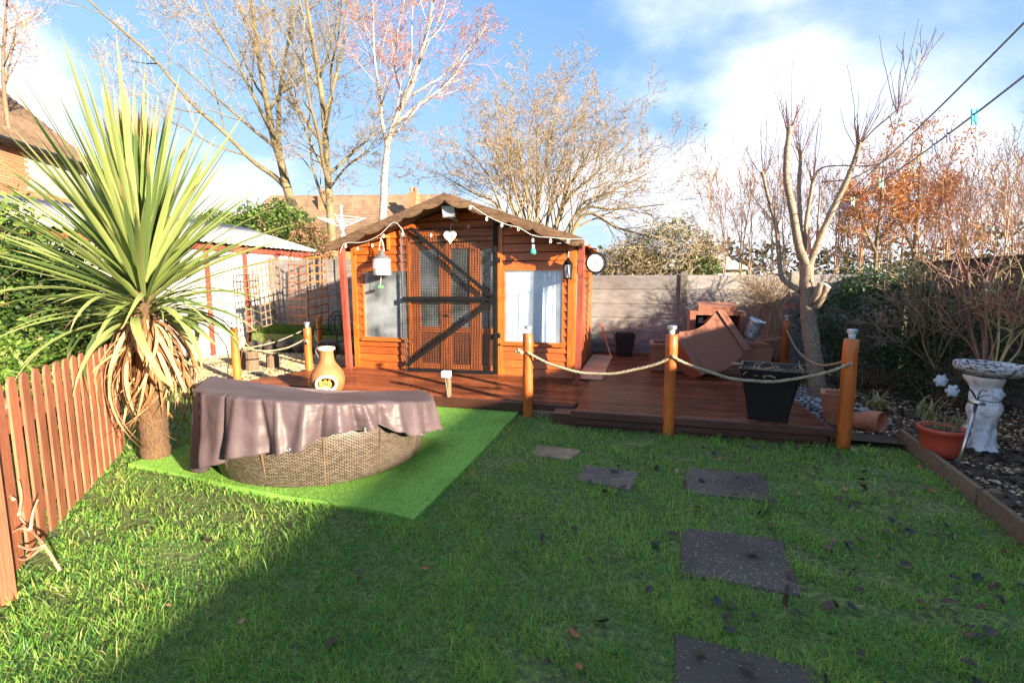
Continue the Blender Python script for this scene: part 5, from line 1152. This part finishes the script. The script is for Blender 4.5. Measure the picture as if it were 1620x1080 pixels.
tree('birch_tree', 'white barked birch with a haze of red twigs above the gable', 'tree', at(606, 380, 13.2), [
    (down(px([(605, 380), (607, 320), (609, 270), (616, 220), (630, 180), (650, 140), (668, 80), (682, 20), (690, -60)], 13.2)), .14, .03, .42),
    (px([(613, 235), (604, 190, -.4), (600, 140, -.7), (592, 90, -1), (590, 20, -1.2), (588, -50, -1.3)], 13.2), .06, .015, .25), (px([(622, 198), (665, 165, .5), (710, 130, .8), (745, 80, 1), (770, 40, 1.1)], 13.2), .06, .012, .25), (px([(640, 160), (625, 110, .6), (628, 60, 1), (640, 0, 1.2)], 13.2), .045, .012, .2)], PB, m_birch, m_twp, 3, 'tall trees beyond the wall')
lm = []; rg = random.Random(9)
fan = [(690, 210), (735, 170), (770, 150), (812, 118), (850, 100), (885, 96), (920, 105), (960, 130), (1000, 160), (1040, 205), (1062, 260), (1060, 320), (700, 300)]
for k, (x, y) in enumerate(fan):
    bx_ = 850 + (x - 870) * .22 + rg.uniform(-10, 10); Yq = 14 + rg.uniform(-1.2, 1.2)
    lm.append(([Vector((at(bx_, 400, Yq).x, Yq, 0))] + [at(bx_, 400, Yq), at(bx_ + (x - bx_) * .18, 340 + (y - 340) * .1, Yq), at(bx_ + (x - bx_) * .5, 340 + (y + 62 - 340) * .5, Yq), at(x, y + 62, Yq)], rg.uniform(.06, .11), .010, .3))
tree('spreading_tree', 'wide many stemmed bare tree fanning out behind the summer house roof', 'tree', at(860, 400, 14), lm, dict(PA, kids=[14, 7, 5, 4], spread=[.6, .65, .7, .7], lk=[.40, .5, .5, .55], thick=1, rmin=.0042, levels=4, up=[.02, .05, .04, .02, .0]), m_bark, m_tww, 5, 'tall trees beyond the wall')
tree('bare_tree', 'thin bare tree rising over the tiled roof of the brick house', 'tree', at(5, 160, 9), [(px([(20, 240), (8, 160), (5, 100), (8, 40), (14, -40)], 9.2), .07, .02, .3), (px([(8, 130), (20, 80, .3), (28, 20, .4)], 9.2), .03, .01, .2)], dict(PA, kids=[9, 6, 5, 4]), m_barkd, m_twr, 6, 'tall trees beyond the wall')
# thin saplings and the russet beech beyond the right corner
PS = dict(PA, step=[.4, .3, .25, .2], kids=[13, 5, 3], spread=[.45, .5, .6], up=[.06, .06, .05, .02], lk=[.34, .45, .5], rmin=.0038, thick=1, levels=3, tip=.2)
names = ['left of the beech', 'behind the pruned tree', 'right of the beech']
for k in range(26):
    x = [1115, 1140, 1165, 1190, 1215, 1235, 1262, 1290, 1318, 1340, 1362, 1385, 1405, 1428, 1452, 1475, 1496, 1512, 1530, 1548, 1566, 1582, 1598, 1612, 1635, 1660][k] + rg.uniform(-6, 6); Yq = rg.uniform(10.6, 13.5); top = 262 + rg.uniform(-25, 45) + (20 if 1250 < x < 1340 else 0)
    lm = []
    for s in range(rg.randrange(2, 4)):
        x1 = x + rg.uniform(-14, 14) + 6 * s; lm.append(([Vector((at(x, 440, Yq).x, Yq, 0)), at(x + s * 3, 420, Yq), at((x * .4 + x1 * .6), 350, Yq + .2 * s), at(x1 + rg.uniform(-10, 10), top + 25 * s, Yq + .3 * s)], .02, .005, .25))
    lab = 'slender reddish bare sapling beyond the fence ' + (names[0] if x < 1240 else names[1] if x < 1370 else names[2] if x > 1500 else 'around the beech')
    tree('bare_sapling', lab, 'sapling', at(x, 440, Yq), lm, PS, m_two, m_twr if k % 3 else m_two, 40 + k, 'saplings beyond the fence')
for k, (x, y0, y1, Yq) in enumerate(((1390, 330, 250, 10.8), (1450, 320, 225, 11.0))):
    tree('beech_tree', ['small beech holding orange leaves behind the pruned tree', 'larger beech holding orange leaves under the washing line'][k], 'tree', at(x, 440, Yq), [([Vector((at(x, 440, Yq).x, Yq, 0)), at(x - 4, 400, Yq), at(x + 3, y0, Yq), at(x + 8, y1, Yq)], .05, .01, .2), ([at(x - 4, 400, Yq), at(x - 26, 350, Yq - .2), at(x - 40, 300, Yq - .3)], .03, .008, .2), ([at(x, 380, Yq), at(x + 30, 340, Yq + .2), at(x + 46, 285, Yq + .3)], .03, .008, .2)], dict(PS, kids=[12, 6, 5], spread=[.8, .7, .7]), m_barkd, m_two, 80 + k, 'beeches with orange leaves', (2600, [(.52, .20, .07), (.60, .28, .11), (.42, .15, .05), (.62, .36, .18)], .055))
# pruned tree in the bed
def pl(P, Y=6.85): return [at(q[0], q[1], Y + (q[2] if len(q) > 2 else 0)) for q in P]
pt_l = [(pl([(1296, 640), (1292, 600), (1284, 540), (1278, 490), (1276, 440), (1278, 418)]), .135, .088, 2),
        (pl([(1278, 425), (1264, 390), (1256, 345), (1250, 315), (1244, 280), (1245, 240), (1250, 202)]), .068, .036, .9),
        (pl([(1280, 420), (1290, 395), (1304, 360), (1318, 330, -.05), (1340, 285, -.1), (1352, 255, -.1), (1360, 228, -.12)]), .055, .034, .92),
        (pl([(1266, 460), (1250, 450, .1), (1236, 436, .15), (1232, 400, .2), (1228, 360, .25), (1216, 315, .28), (1206, 272, .3)]), .05, .022, .55),
        (pl([(1272, 430), (1268, 395, .1), (1266, 340, .15), (1264, 290, .18), (1268, 240, .2)]), .040, .024, .9),
        (pl([(1272, 400, .05), (1276, 350, .2), (1284, 300, .25), (1286, 285, .25)]), .036, .022, .7), (pl([(1292, 385), (1295, 340, .1), (1298, 298, .1)]), .018, .012, .8),
        (pl([(1284, 490), (1296, 478, -.1), (1308, 454, -.15)]), .06, .045, 2), (pl([(1282, 480, -.05), (1292, 466, -.15), (1298, 448, -.18)]), .05, .038, 2), (pl([(1236, 436, .15), (1222, 432, .1)]), .02, .012, 2),
        (pl([(1282, 285, .2), (1300, 266, .1), (1330, 262, 0), (1380, 262, -.2), (1408, 248, -.3)]), .014, .006, .5), (pl([(1300, 288, .1), (1340, 284, 0), (1370, 272, -.1), (1405, 250, -.2)]), .013, .006, .5),
        (pl([(1358, 232, -.12), (1384, 204, -.2), (1408, 184, -.3), (1426, 168, -.35)]), .014, .006, .45), (pl([(1408, 184, -.3), (1418, 205, -.3), (1440, 130, -.4), (1462, 90, -.5)]), .009, .004, .5)]
PT = dict(PA, step=[.2, .16, .12], kids=[7, 3], spread=[.5, .5], up=[.25, .22, .2], lk=[.55, .45], kink=[.05, .06, .06], rk=.4, rmin=.003, thick=1, levels=2, tip=.3)
tp = tree('pruned_tree', 'hard pruned bare tree with sawn limbs beside the deck', 'tree', (2.2, 6.9, .05), pt_l, PT, m_pale, m_twr, 12)
for (q, r_, d) in ((at(1250, 201, 6.85), .037, Vector((.1, -.2, 1))), (at(1361, 226, 6.73), .035, Vector((.5, -.3, .8))), (at(1309, 452, 6.7), .046, Vector((.5, -.4, .8)))): MB().lathe([(.001, .004), (r_ * .95, .003), (r_ * 1.0, -.003)], q, 14, d.to_track_quat('Z', 'Y').to_matrix()).build('sawn_end', m_cream, tp)
b = MB()
for k in range(34):                                        # upright whips from the knuckles
    c0 = [at(1250, 215, 6.85), at(1266, 262, 7.05), at(1208, 280, 7.15), at(1356, 236, 6.73), at(1286, 290, 7.1), at(1420, 180, 6.5)][k % 6]; d = Vector((rg.gauss(0, .25), rg.gauss(0, .25), 1)).normalized(); P = [c0.copy()]; L = rg.uniform(.4, 1.1)
    for i in range(6): d = (d + Vector((rg.gauss(0, .06), rg.gauss(0, .06), .08))).normalized(); P.append(P[-1] + d * L / 6)
    b.tube(P, [.006 - .0006 * i for i in range(7)], 3)
tag(b.build('whips', m_twr, tp), kind='stuff')

def bush(name, lab, cat, c, r3, n_leaf, cols, size, n_stem, stemmat, seed, grp=None, mat=None, stem_r=.008, up=.8, hollow=.55, lump=.3, tangle=0):
    rg = random.Random(seed); c = Vector(c); t = thing(name, lab, cat, (c.x, c.y, max(0, c.z - r3[2])), grp); b = MB(); b.c = []
    for i in range(n_leaf):
        while True:
            v = Vector((rg.gauss(0, 1), rg.gauss(0, 1), rg.gauss(0, 1))).normalized(); 
            if v.z > -.75: break
        rr_ = (hollow + (1 - hollow) * rg.random() ** .6) * (1 + lump * wob(v.x * 2.3 + seed, v.y * 2.3, v.z * 2.3) + .22 * wob(v.x * 6, v.y * 6 + seed, v.z * 6)); p = c + Vector((v.x * r3[0], v.y * r3[1], v.z * r3[2])) * rr_
        if p.z < .03: continue
        d = (v * .6 + Vector((rg.gauss(0, .7), rg.gauss(0, .7), rg.gauss(0, .5)))); q = rg.choice(cols); f_ = rg.uniform(.7, 1.25); leafquad(b, p, d, Vector((rg.gauss(0, 1), rg.gauss(0, 1), 1)), size * rg.uniform(.6, 1.4), size * .55, tuple(x * f_ for x in q))
    if n_leaf: tag(b.build('foliage', mat or m_leaf, t), kind='stuff')
    s = MB(); s2 = MB()
    for k in range(n_stem):
        v = Vector((rg.gauss(0, 1), rg.gauss(0, 1), abs(rg.gauss(0, 1)) * up)).normalized(); base = Vector((c.x + rg.uniform(-.25, .25) * r3[0], c.y + rg.uniform(-.25, .25) * r3[1], max(0, c.z - r3[2]))); e = c + Vector((v.x * r3[0], v.y * r3[1], v.z * r3[2])) * rg.uniform(.7, 1.15)
        m1 = base.lerp(e, .5) + Vector((rg.gauss(0, .1) * r3[0], rg.gauss(0, .1) * r3[1], .12 * r3[2])); P = catmull([base, m1, e], 5); s.tube(P, [stem_r * (1 - .6 * i / (len(P) - 1)) for i in range(len(P))], 4)
        for j in range(3): a = P[rg.randrange(4, len(P))]; s2.tube([a, a + Vector((rg.gauss(0, .12), rg.gauss(0, .12), rg.gauss(.06, .1))) * r3[2], a + Vector((rg.gauss(0, .2), rg.gauss(0, .2), rg.gauss(.12, .15))) * r3[2]], stem_r * .4, 3)
    for k in range(tangle):
        v = Vector((rg.gauss(0, 1), rg.gauss(0, 1), rg.gauss(.1, .8))).normalized(); p = c + Vector((v.x * r3[0], v.y * r3[1], v.z * r3[2])) * rg.uniform(.75, 1.05); d = Vector((rg.gauss(0, 1), rg.gauss(0, 1), rg.gauss(0, .5))).normalized(); P = [p]
        for i in range(5): d = (d + Vector((rg.gauss(0, .35), rg.gauss(0, .35), rg.gauss(-.12, .3)))).normalized(); P.append(P[-1] + d * .12 * r3[2])
        s2.tube(P, stem_r * .5, 3)
    if n_stem: s.build('stems', stemmat, t, True)
    if s2.v: tag(s2.build('twigs', stemmat, t), kind='stuff')
    return t
gr_d = [(.030, .065, .022), (.045, .09, .03), (.022, .05, .02), (.06, .11, .035)]; gr_l = [(.10, .19, .03), (.15, .25, .045), (.07, .14, .03), (.2, .27, .06)]; straw = [(.36, .28, .14), (.28, .22, .11), (.45, .37, .2), (.2, .2, .08)]
bush('evergreen_shrub', 'dark green evergreen shrub in the shade by the pruned tree', 'shrub', at(1392, 505, 7.7) + Vector((0, 0, -.1)), (.95, .7, .85), 15000, gr_d, .045, 26, m_barkd, 1, 'shrubs along the right fence')
bush('evergreen_shrub', 'low dark feathery shrub behind the strap leaved plants', 'shrub', (3.55, 6.9, .55), (.6, .6, .55), 5500, gr_d, .04, 26, m_barkd, 2, 'shrubs along the right fence')
PBS = dict(PA, step=[.12, .1, .1, .1], kids=[9, 5, 4], spread=[.6, .6, .6], lk=[.45, .5, .5], rmin=.003, thick=2, levels=3, up=[.05, .08, .08, .05], kink=[.1, .16, .18, .18])
m_red = M('bark_coral', (.20, .10, .075), (.42, .23, .16), .7, 8, big=.2); m_lime = M('bark_lime', (.26, .22, .09), (.42, .36, .15), .8, 8)
def shrub_limbs(P0, tips, Y, r0): return [(pl([P0, ((P0[0] * .6 + x * .4) + rg.uniform(-9, 9), (P0[1] * .6 + y * .4), rg.uniform(-.1, .1)), ((P0[0] * .3 + x * .7) + rg.uniform(-14, 14), (P0[1] * .28 + y * .72), rg.uniform(-.15, .15)), (x, y)], Y + dy_), r0, r0 * .35, .3) for (x, y, dy_) in tips]
tree('bare_shrub', 'bare branching shrub with sunlit coral tips behind the bird bath', 'shrub', (3.5, 5.9, .05), shrub_limbs((1556, 590), [(1490, 420, .2), (1510, 390, .1), (1530, 420, 0), (1548, 440, .2), (1575, 400, -.1), (1600, 420, -.2), (1480, 470, .2), (1500, 360, .4)], 5.75, .0115), dict(PBS, kids=[6, 3, 2]), m_red, m_red, 21, 'bare shrubs by the right fence')
tree('bare_shrub', 'stout lime stemmed shrub with cut ends by the lap fence', 'shrub', (3.7, 5.6, .05), shrub_limbs((1570, 600), [(1560, 455, 0), (1596, 450, -.2), (1622, 425, -.2), (1640, 470, -.3), (1655, 490, -.3)], 5.6, .011), dict(PBS, kids=[6, 4, 2]), m_lime, m_lime, 22, 'bare shrubs by the right fence')
tree('bare_shrub', 'tangled dark bare shrub in front of the evergreen', 'shrub', (3.0, 6.6, .05), shrub_limbs((1480, 585), [(1400, 470, .2), (1420, 440, .3), (1450, 430, .2), (1480, 440, .1), (1510, 460, 0), (1530, 500, 0), (1380, 510, .1), (1440, 480, -.2)], 6.6, .012), dict(PBS, kids=[9, 6, 4]), m_barkd, m_barkd, 23, 'bare shrubs by the right fence')
t = tree('dry_stem_clump', 'upright bundle of dry brown stems against the concrete wall', 'shrub', (2.05, 9.1, .05), [(pl([(1215 + rg.uniform(-22, 22), 575), (1215 + rg.uniform(-26, 26), 500), (1215 + rg.uniform(-45, 40), 440 + rg.uniform(-10, 40))], 9.0 + rg.uniform(-.2, .3)), .009, .004, .55) for k in range(60)], dict(PBS, kids=[4, 3, 2], levels=2, thick=1, up=[.0, .0, -.02]), m_two, m_twy, 24)
bush('berry_sprig', 'spray of red berries on thin twigs by the tree trunk', 'shrub', at(1247, 486, 8.2), (.13, .1, .06), 70, [(.55, .05, .04), (.6, .12, .06)], .028, 7, m_two, 3, stem_r=.003)
bush('berry_sprig', 'pinkish red leafy sprays at the lap fence behind the bird bath', 'shrub', at(1603, 485, 5.4), (.3, .2, .16), 420, [(.40, .10, .07), (.46, .2, .12), (.3, .1, .08)], .03, 9, m_red, 4, stem_r=.004)
# behind the wall
bush('bramble_mound', 'straw coloured bramble mound heaped over the back wall', 'shrub', at(1058, 402, 10.6), (1.0, .6, .62), 3200, straw + gr_d, .06, 60, m_twy, 5, 'growth over the back wall', m_dry, .009, tangle=900)
bush('bramble_mound', 'lower tangled bramble drooping beside the clock', 'shrub', at(990, 418, 10.4), (.75, .5, .38), 2200, straw, .055, 50, m_twy, 6, 'growth over the back wall', m_dry, .008, tangle=700)
bush('ivy_bush', 'green ivy bush at the foot of the bramble mound', 'shrub', at(1108, 425, 10.5), (.35, .3, .28), 1800, gr_l + gr_d, .06, 12, m_barkd, 7, 'growth over the back wall')
bush('laurel_bush', 'sunlit green laurel growing behind the garage roof', 'shrub', at(425, 370, 13), (1.7, .9, .95), 8500, gr_l + gr_d[:2], .11, 26, m_barkd, 8, 'growth over the back wall', stem_r=.02)
bush('laurel_bush', 'lower laurel bush further along the garage roof', 'shrub', at(345, 372, 12.5), (1.0, .8, .7), 4200, gr_l + gr_d[:2], .1, 20, m_barkd, 9, 'growth over the back wall', stem_r=.02)
bush('ivy_tangle', 'russet ivy tangle climbing between the two tall trunks', 'shrub', at(492, 395, 12.2), (.65, .4, .75), 2600, [(.30, .15, .09), (.2, .13, .06), (.1, .15, .04), (.38, .2, .13)], .09, 40, m_barkd, 10, 'growth over the back wall', m_dry, .012)
bush('conifer_hedge', 'sunlit bushy conifer hedge beyond the picket fence', 'hedge', (-6.35, 3.5, 1.0), (1.0, .75, 1.15), 26000, gr_l + gr_d[:2], .07, 40, m_barkd, 11, None, hollow=.45)
bush('conifer_hedge', 'lower green hedge shoot at the end of the lattice fence', 'hedge', (-5.6, 3.05, .5), (.4, .4, .5), 6500, gr_l, .06, 20, m_barkd, 12, None, hollow=.6)

# ================================================================ BUILDINGS BEYOND
def corr_roof(t, xa, za, xb, zb, y0, y1, mat, pitch=.15):
    n = int((y1 - y0) / pitch); k = max(1, n // 7); d = Vector((xb - xa, 0, zb - za))
    for s in range(0, n, k):                                # one corrugated sheet at a time
        m_ = min(k, n - s) * 6; b = MB(); rows = []
        for i in range(m_ + 1): y = y0 + (s + i / 6) * pitch; z = .022 * math.cos((s + i / 6) * 2 * math.pi); rows.append([(xa, y, za + z), (xb, y, zb + z), (xb, y, zb + z - .008), (xa, y, za + z - .008)])
        b.grid(rows, True); b.build('roof_sheet', mat, t, True)
g = thing('garage', 'long pale garage with a white corrugated roof along the left boundary', 'garage', (-9, 8, 0)); GX, GZ = -8.5, 2.36
MB().bbox(GX - 4.2, GX, 3.6, 10.9, -.05, 2.24, .01).build('wall', m_gwall, g); corr_roof(g, GX + .22, GZ - .06, GX - 2.1, GZ + .62, 3.4, 11.05, m_corr); corr_roof(g, GX - 2.1, GZ + .62, GX - 4.4, GZ - .06, 3.4, 11.05, m_corr)
b = MB(); b.prism([(GX + .01, 10.9, 2.24), (GX - 2.1, 10.9, 2.9), (GX - 4.2, 10.9, 2.24)], (0, 0, 0), (0, -.08, 0)); b.build('gable', m_gwall, g)
MB().bbox(GX + .012, GX + .05, 3.6, 10.9, 2.14, 2.245, .006).build('wall_plate', m_redmetal, g)
for k in range(8): y = 4.0 + k * .97; MB().bbox(GX + .004, GX + .06, y - .045, y + .045, .02, 2.13, .006).build('wall_batten', m_redmetal if k > 3 else m_gwall, g); MB().bbox(GX + .05, GX + .2, y - .04, y + .04, 2.16, 2.235, .006).build('rafter_end', m_redmetal, g)
for k in range(7):
    for j in range(2): y = 4.06 + k * .97; MB().bbox(GX + .002, GX + .022, y, y + .86, .06 + j * 1.36, 1.38 + j * .70, .008).build('wall_panel', m_corr if (k + j) % 3 else m_gwall, g)
# brick house at the left
hd = Vector((-.41, .91, 0)).normalized(); hn = Vector((.91, .41, 0)); HA = at(-60, 225, 6.2); HA.z = 0; HEV = 3.72
hA = Vector((-13.6, 4.6, 0)) ; 
h = thing('brick_house', 'red brick house with a brown tiled roof rising behind the palm', 'house', hA); hB = hA + hd * 7.6
MB().quad8([hA - hn * 6, hA, hB, hB - hn * 6] + [p + Vector((0, 0, 4.95)) for p in (hA - hn * 6, hA, hB, hB - hn * 6)]).build('wall', m_mortar, h)
bm_ = MB(); bm_.box(-.105, .105, -.01, .012, -.031, .031); brick_me = bm_.mesh('brick'); brick_me.materials.append(m_brick); ang = math.atan2(hd.y, hd.x); cnt = 0
wall_o = [o for o in h.children if o.name.startswith('wall')][0]
for rz_ in range(13):
    for i in range(23):
        if cnt >= 299: break
        p = hA + hd * (.15 + i * .225 + (.112 if rz_ % 2 else 0)) + hn * .006; o = bpy.data.objects.new('brick', brick_me); col.objects.link(o); o.parent = wall_o; o.location = (p.x, p.y, 4.86 - rz_ * .075); o.rotation_euler = (0, 0, ang); cnt += 1
b = MB()
for rz_ in range(13, 40):
    for i in range(33): p = hA + hd * (.15 + i * .225 + (.112 if rz_ % 2 else 0)) + hn * .006; b.obox((p.x, p.y, 4.86 - rz_ * .075), hd * .105, hn * .011, (0, 0, .031))
tag(b.build('lower_brickwork', m_brick, wall_o), kind='stuff')
def tiled(parent, A, B, up, rows_, cols_, mat, name='tile_course'):
    "courses of roof tiles between eave line A-B and up-slope vector"
    A, B, up = Vector(A), Vector(B), Vector(up); n_ = (B - A).cross(up).normalized()
    if n_.z < 0: n_ = -n_
    for j in range(rows_):
        b = MB(); u0, u1 = j / rows_, (j + 1.12) / rows_
        for i in range(cols_):
            o_ = .5 * (j % 2) / cols_; a = A.lerp(B, min(1, max(0, (i + .02) / cols_ + o_))); c = A.lerp(B, min(1, (i + .97) / cols_ + o_)); w = .012 * wob(i * 3.1, j * 2.7)
            b.quad8([a + up * u0, c + up * u0, c + up * u1, a + up * u1, a + up * u0 + n_ * (.045 + w), c + up * u0 + n_ * (.045 + w), c + up * u1 + n_ * .012, a + up * u1 + n_ * .012])
        b.build(name, mat, parent)
rt = MB().quad8([hA + hn * .3 - hd * .3 + Vector((0, 0, 4.9)), hB + hn * .3 + hd * .25 + Vector((0, 0, 4.9)), hB - hn * 2.6 + hd * .35 + Vector((0, 0, 7.45)), hA - hn * 2.6 - hd * .3 + Vector((0, 0, 7.45))] + [p + Vector((0, 0, .06)) for p in (hA + hn * .3 - hd * .3 + Vector((0, 0, 4.9)), hB + hn * .3 + hd * .25 + Vector((0, 0, 4.9)), hB - hn * 2.6 + hd * .35 + Vector((0, 0, 7.45)), hA - hn * 2.6 - hd * .3 + Vector((0, 0, 7.45)))]).build('roof', m_tile, h)
b = MB(); q0, q1 = hA + hn * .36 - hd * .3 + Vector((0, 0, 4.93)), hB + hn * .36 + hd * .3 + Vector((0, 0, 4.93)); b.tube([q0, q1], .06, 10); b.build('gutter', m_blackpl, rt)
A_, B_ = hA + hn * .3 - hd * .3 + Vector((0, 0, 4.97)), hB + hn * .3 + hd * .25 + Vector((0, 0, 4.97)); n_r = 16
for j in range(n_r):
    u0, u1 = j / n_r, (j + 1.1) / n_r; sA, sB = hA - hn * 2.6 - hd * .3 + Vector((0, 0, 7.52)), hB - hn * 2.6 + hd * .35 + Vector((0, 0, 7.52)); b = MB(); m_ = 26
    a0, b0, a1, b1 = A_.lerp(sA, u0), B_.lerp(sB, u0), A_.lerp(sA, u1), B_.lerp(sB, u1)
    for i in range(m_):
        f0, f1 = (i + .03) / m_, (i + .97) / m_; w = .01 * wob(i * 3.3, j * 1.9); z_ = Vector((0, 0, 1)); b.quad8([a0.lerp(b0, f0), a0.lerp(b0, f1), a1.lerp(b1, f1), a1.lerp(b1, f0), a0.lerp(b0, f0) + z_ * (.05 + w), a0.lerp(b0, f1) + z_ * (.05 + w), a1.lerp(b1, f1) + z_ * .015, a1.lerp(b1, f0) + z_ * .015])
    b.build('tile_course', m_tile, rt)
b = MB(); b.quad8([hB - hn * 6, hB + hn * .3 + hd * .25, hB - hn * 2.6 + hd * .35, hB - hn * 5.9 - hd * .2] and [hB + hn * .3 + hd * .25 + Vector((0, 0, 4.9)), hB - hn * 6.2 + hd * .25 + Vector((0, 0, 4.9)), hB - hn * 6.2 + hd * .2 + Vector((0, 0, 4.92)), hB - hn * 2.6 + hd * .35 + Vector((0, 0, 7.43)), hB + hn * .3 + hd * .25 + Vector((0, 0, 4.95)), hB - hn * 6.2 + hd * .25 + Vector((0, 0, 4.95)), hB - hn * 6.2 + hd * .2 + Vector((0, 0, 4.97)), hB - hn * 2.6 + hd * .35 + Vector((0, 0, 7.49))]); b.build('hip', m_tile, rt)
# house far behind the trees
fh = thing('distant_house', 'distant brick house with a long brown roof behind the tall trees', 'house', (-18, 28, 0)); fA, fB = at(372, 392, 27), at(690, 392, 30); fA.z = fB.z = 0
dep = Vector((-.1, 1, 0)).normalized() * 8; ez = 3.6; up_ = Vector((0, 0, at(385, 313, 31).z - ez)) + dep * .5
MB().quad8([fA, fB, fB + dep, fA + dep] + [p + Vector((0, 0, ez)) for p in (fA, fB, fB + dep, fA + dep)]).build('wall', m_brick, fh)
ro_ = MB().quad8([p + Vector((0, 0, ez)) for p in (fA, fB)] + [fB + dep + Vector((0, 0, ez)), fA + dep + Vector((0, 0, ez))] + [fA + Vector((0, 0, ez)) + up_ * .99 - Vector((0, .1, 0)), fB + Vector((0, 0, ez)) + up_ * .99 - Vector((0, .1, 0)), fB + Vector((0, 0, ez)) + up_ * .99 + Vector((0, .1, 0)), fA + Vector((0, 0, ez)) + up_ * .99 + Vector((0, .1, 0))]).build('roof', m_tile, fh)
sd_ = (fB - fA).normalized(); tiled(ro_, fA + Vector((0, 0, ez + .02)) - sd_ * .2, fB + Vector((0, 0, ez + .02)) + sd_ * .2, up_, 18, 40, m_tile)
for x, lab in ((513, 0), (655, 1)): c = at(x, 318, 31); MB().bbox(c.x - .3, c.x + .3, 30.7, 31.3, c.z - .8, c.z + (.55 if lab else .4), .03).build('chimney', m_brick, ro_); [MB().lathe([(.12, 0), (.14, .3), (.1, .34)], (c.x - .15 + .3 * q, 31, c.z + (.55 if lab else .4)), 10).build('chimney_pot', m_terra2, ro_) for q in (0, 1)]
for k in range(5): p = fA.lerp(fB, .12 + .19 * k) - dep.normalized() * .02; w = MB().obox(p + Vector((0, 0, 2.2)), sd_ * .6, dep.normalized() * .03, (0, 0, .55)).build('window', m_whitepl, fh); MB().obox(p + Vector((0, 0, 2.2)) - dep.normalized() * .032, sd_ * .52, dep.normalized() * .004, (0, 0, .47)).build('pane', m_glassd, w)
# pale bungalow glimpsed beyond the bramble
bh = thing('distant_bungalow', 'pale distant bungalow glimpsed between bramble and saplings', 'house', (4, 26, 0)); c0, c1 = at(1035, 440, 26), at(1180, 440, 26)
MB().bbox(c0.x, c1.x, 26, 31, -.05, 2.2, .02).build('wall', m_gwall, bh); b = MB(); xm = (c0.x + c1.x) / 2; b.prism([(c0.x - .3, 25.7, 2.1), (c1.x + .3, 25.7, 2.1), (xm, 25.7, 3.2)], (0, 0, 0), (0, 5.6, 0)); b.build('roof', m_corr, bh)
for k in range(2): x = c0.x + (c1.x - c0.x) * (.3 + .4 * k); w = MB().bbox(x - .5, x + .5, 25.96, 26.0, .9, 1.9).build('window', m_whitepl, bh); MB().box(x - .42, x + .42, 25.95, 25.958, .97, 1.83).build('pane', m_glassd, w)
# far belt of trees so the horizon is closed
for k in range(34):
    a = R(-62 + 124 * k / 33) + rg.uniform(-.015, .015); d = rg.uniform(46, 60); p = Vector((math.sin(a) * d, math.cos(a) * d, 0)); hgt = rg.uniform(3.2, 5.2)
    bush('far_tree', 'far bushy tree in the hazy belt beyond the gardens', 'tree', (p.x, p.y, hgt * .55), (rg.uniform(2.2, 3.6), 2, hgt * .5), 420, [(.10, .085, .05), (.07, .08, .035), (.14, .11, .07)], .55, 8, m_barkd, 100 + k, 'far trees', m_dry, .07)

# ================================================================ FALLEN LEAVES ON THE LAWN
fl_me = []
for k in range(6):
    b = MB(); b.c = []; n_ = 10; rr_ = random.Random(k); cdk = [(.035, .024, .022), (.06, .035, .03), (.10, .05, .035), (.03, .028, .032), (.42, .16, .06), (.36, .22, .13)][k]
    for i in range(n_ + 1):
        for j in (-1, 0, 1):
            u = i / n_; w = .5 * math.sin(math.pi * min(1, u * .96 + .03)) ** .8 * (1 + .12 * math.sin(i * 2.4)); b.v.append((u - .5, j * w * .6, .16 * math.sin(u * 3 + k) + .22 * abs(j) * w * (1 if k % 2 else -.5) + .03 * rr_.random())); f_ = rr_.uniform(.8, 1.2); b.c.append((cdk[0] * f_, cdk[1] * f_, cdk[2] * f_, 1))
    for i in range(n_):
        for j in (0, 1): b.f.append((i * 3 + j, i * 3 + j + 1, i * 3 + j + 4, i * 3 + j + 3))
    me = b.mesh('leaf_curl', True); me.materials.append(m_wet if k < 4 else m_dry) if 'm_wet' in globals() else me.materials.append(m_dry); fl_me.append(me)
m_wet = M_leaf('wet_leaf', .5, .1, .35)
for k in range(4): fl_me[k].materials.clear(); fl_me[k].materials.append(m_wet)
rl = random.Random(17); cnt = 0
while cnt < 250:
    x, y = rl.uniform(-2.9, 2.3), .9 + 4.0 * rl.random() ** 1.2
    if rl.random() > (.12 + .88 * smoothstep(-.6, 1.6, x)): continue
    if x > 2.0 + (y - 2.6) / 2.64 * .29 or (MAT[0] < x < MAT[1] and y > MAT[2]) or abs(x) > 1.2 * y + .2: continue
    k = rl.choice([0, 0, 1, 1, 2, 3, 3, 2, 4, 5]) if x > -.6 else rl.choice([0, 1, 2, 4, 4, 5])
    o = bpy.data.objects.new('fallen_leaf', fl_me[k]); col.objects.link(o); s = rl.uniform(.035, .075) * (.8 if k > 3 else 1); o.scale = (s, s, s); o.location = (x, y, rl.uniform(.02, .042)); o.rotation_euler = (rl.gauss(0, .45), rl.gauss(0, .45), rl.uniform(0, 6.28))
    tag(o, ['dark wet dead leaf lying in the lawn grass', 'orange dry dead leaf lying in the lawn grass'][k > 3], 'leaf', ['dark dead leaves on the lawn', 'orange dead leaves on the lawn'][k > 3]); cnt += 1
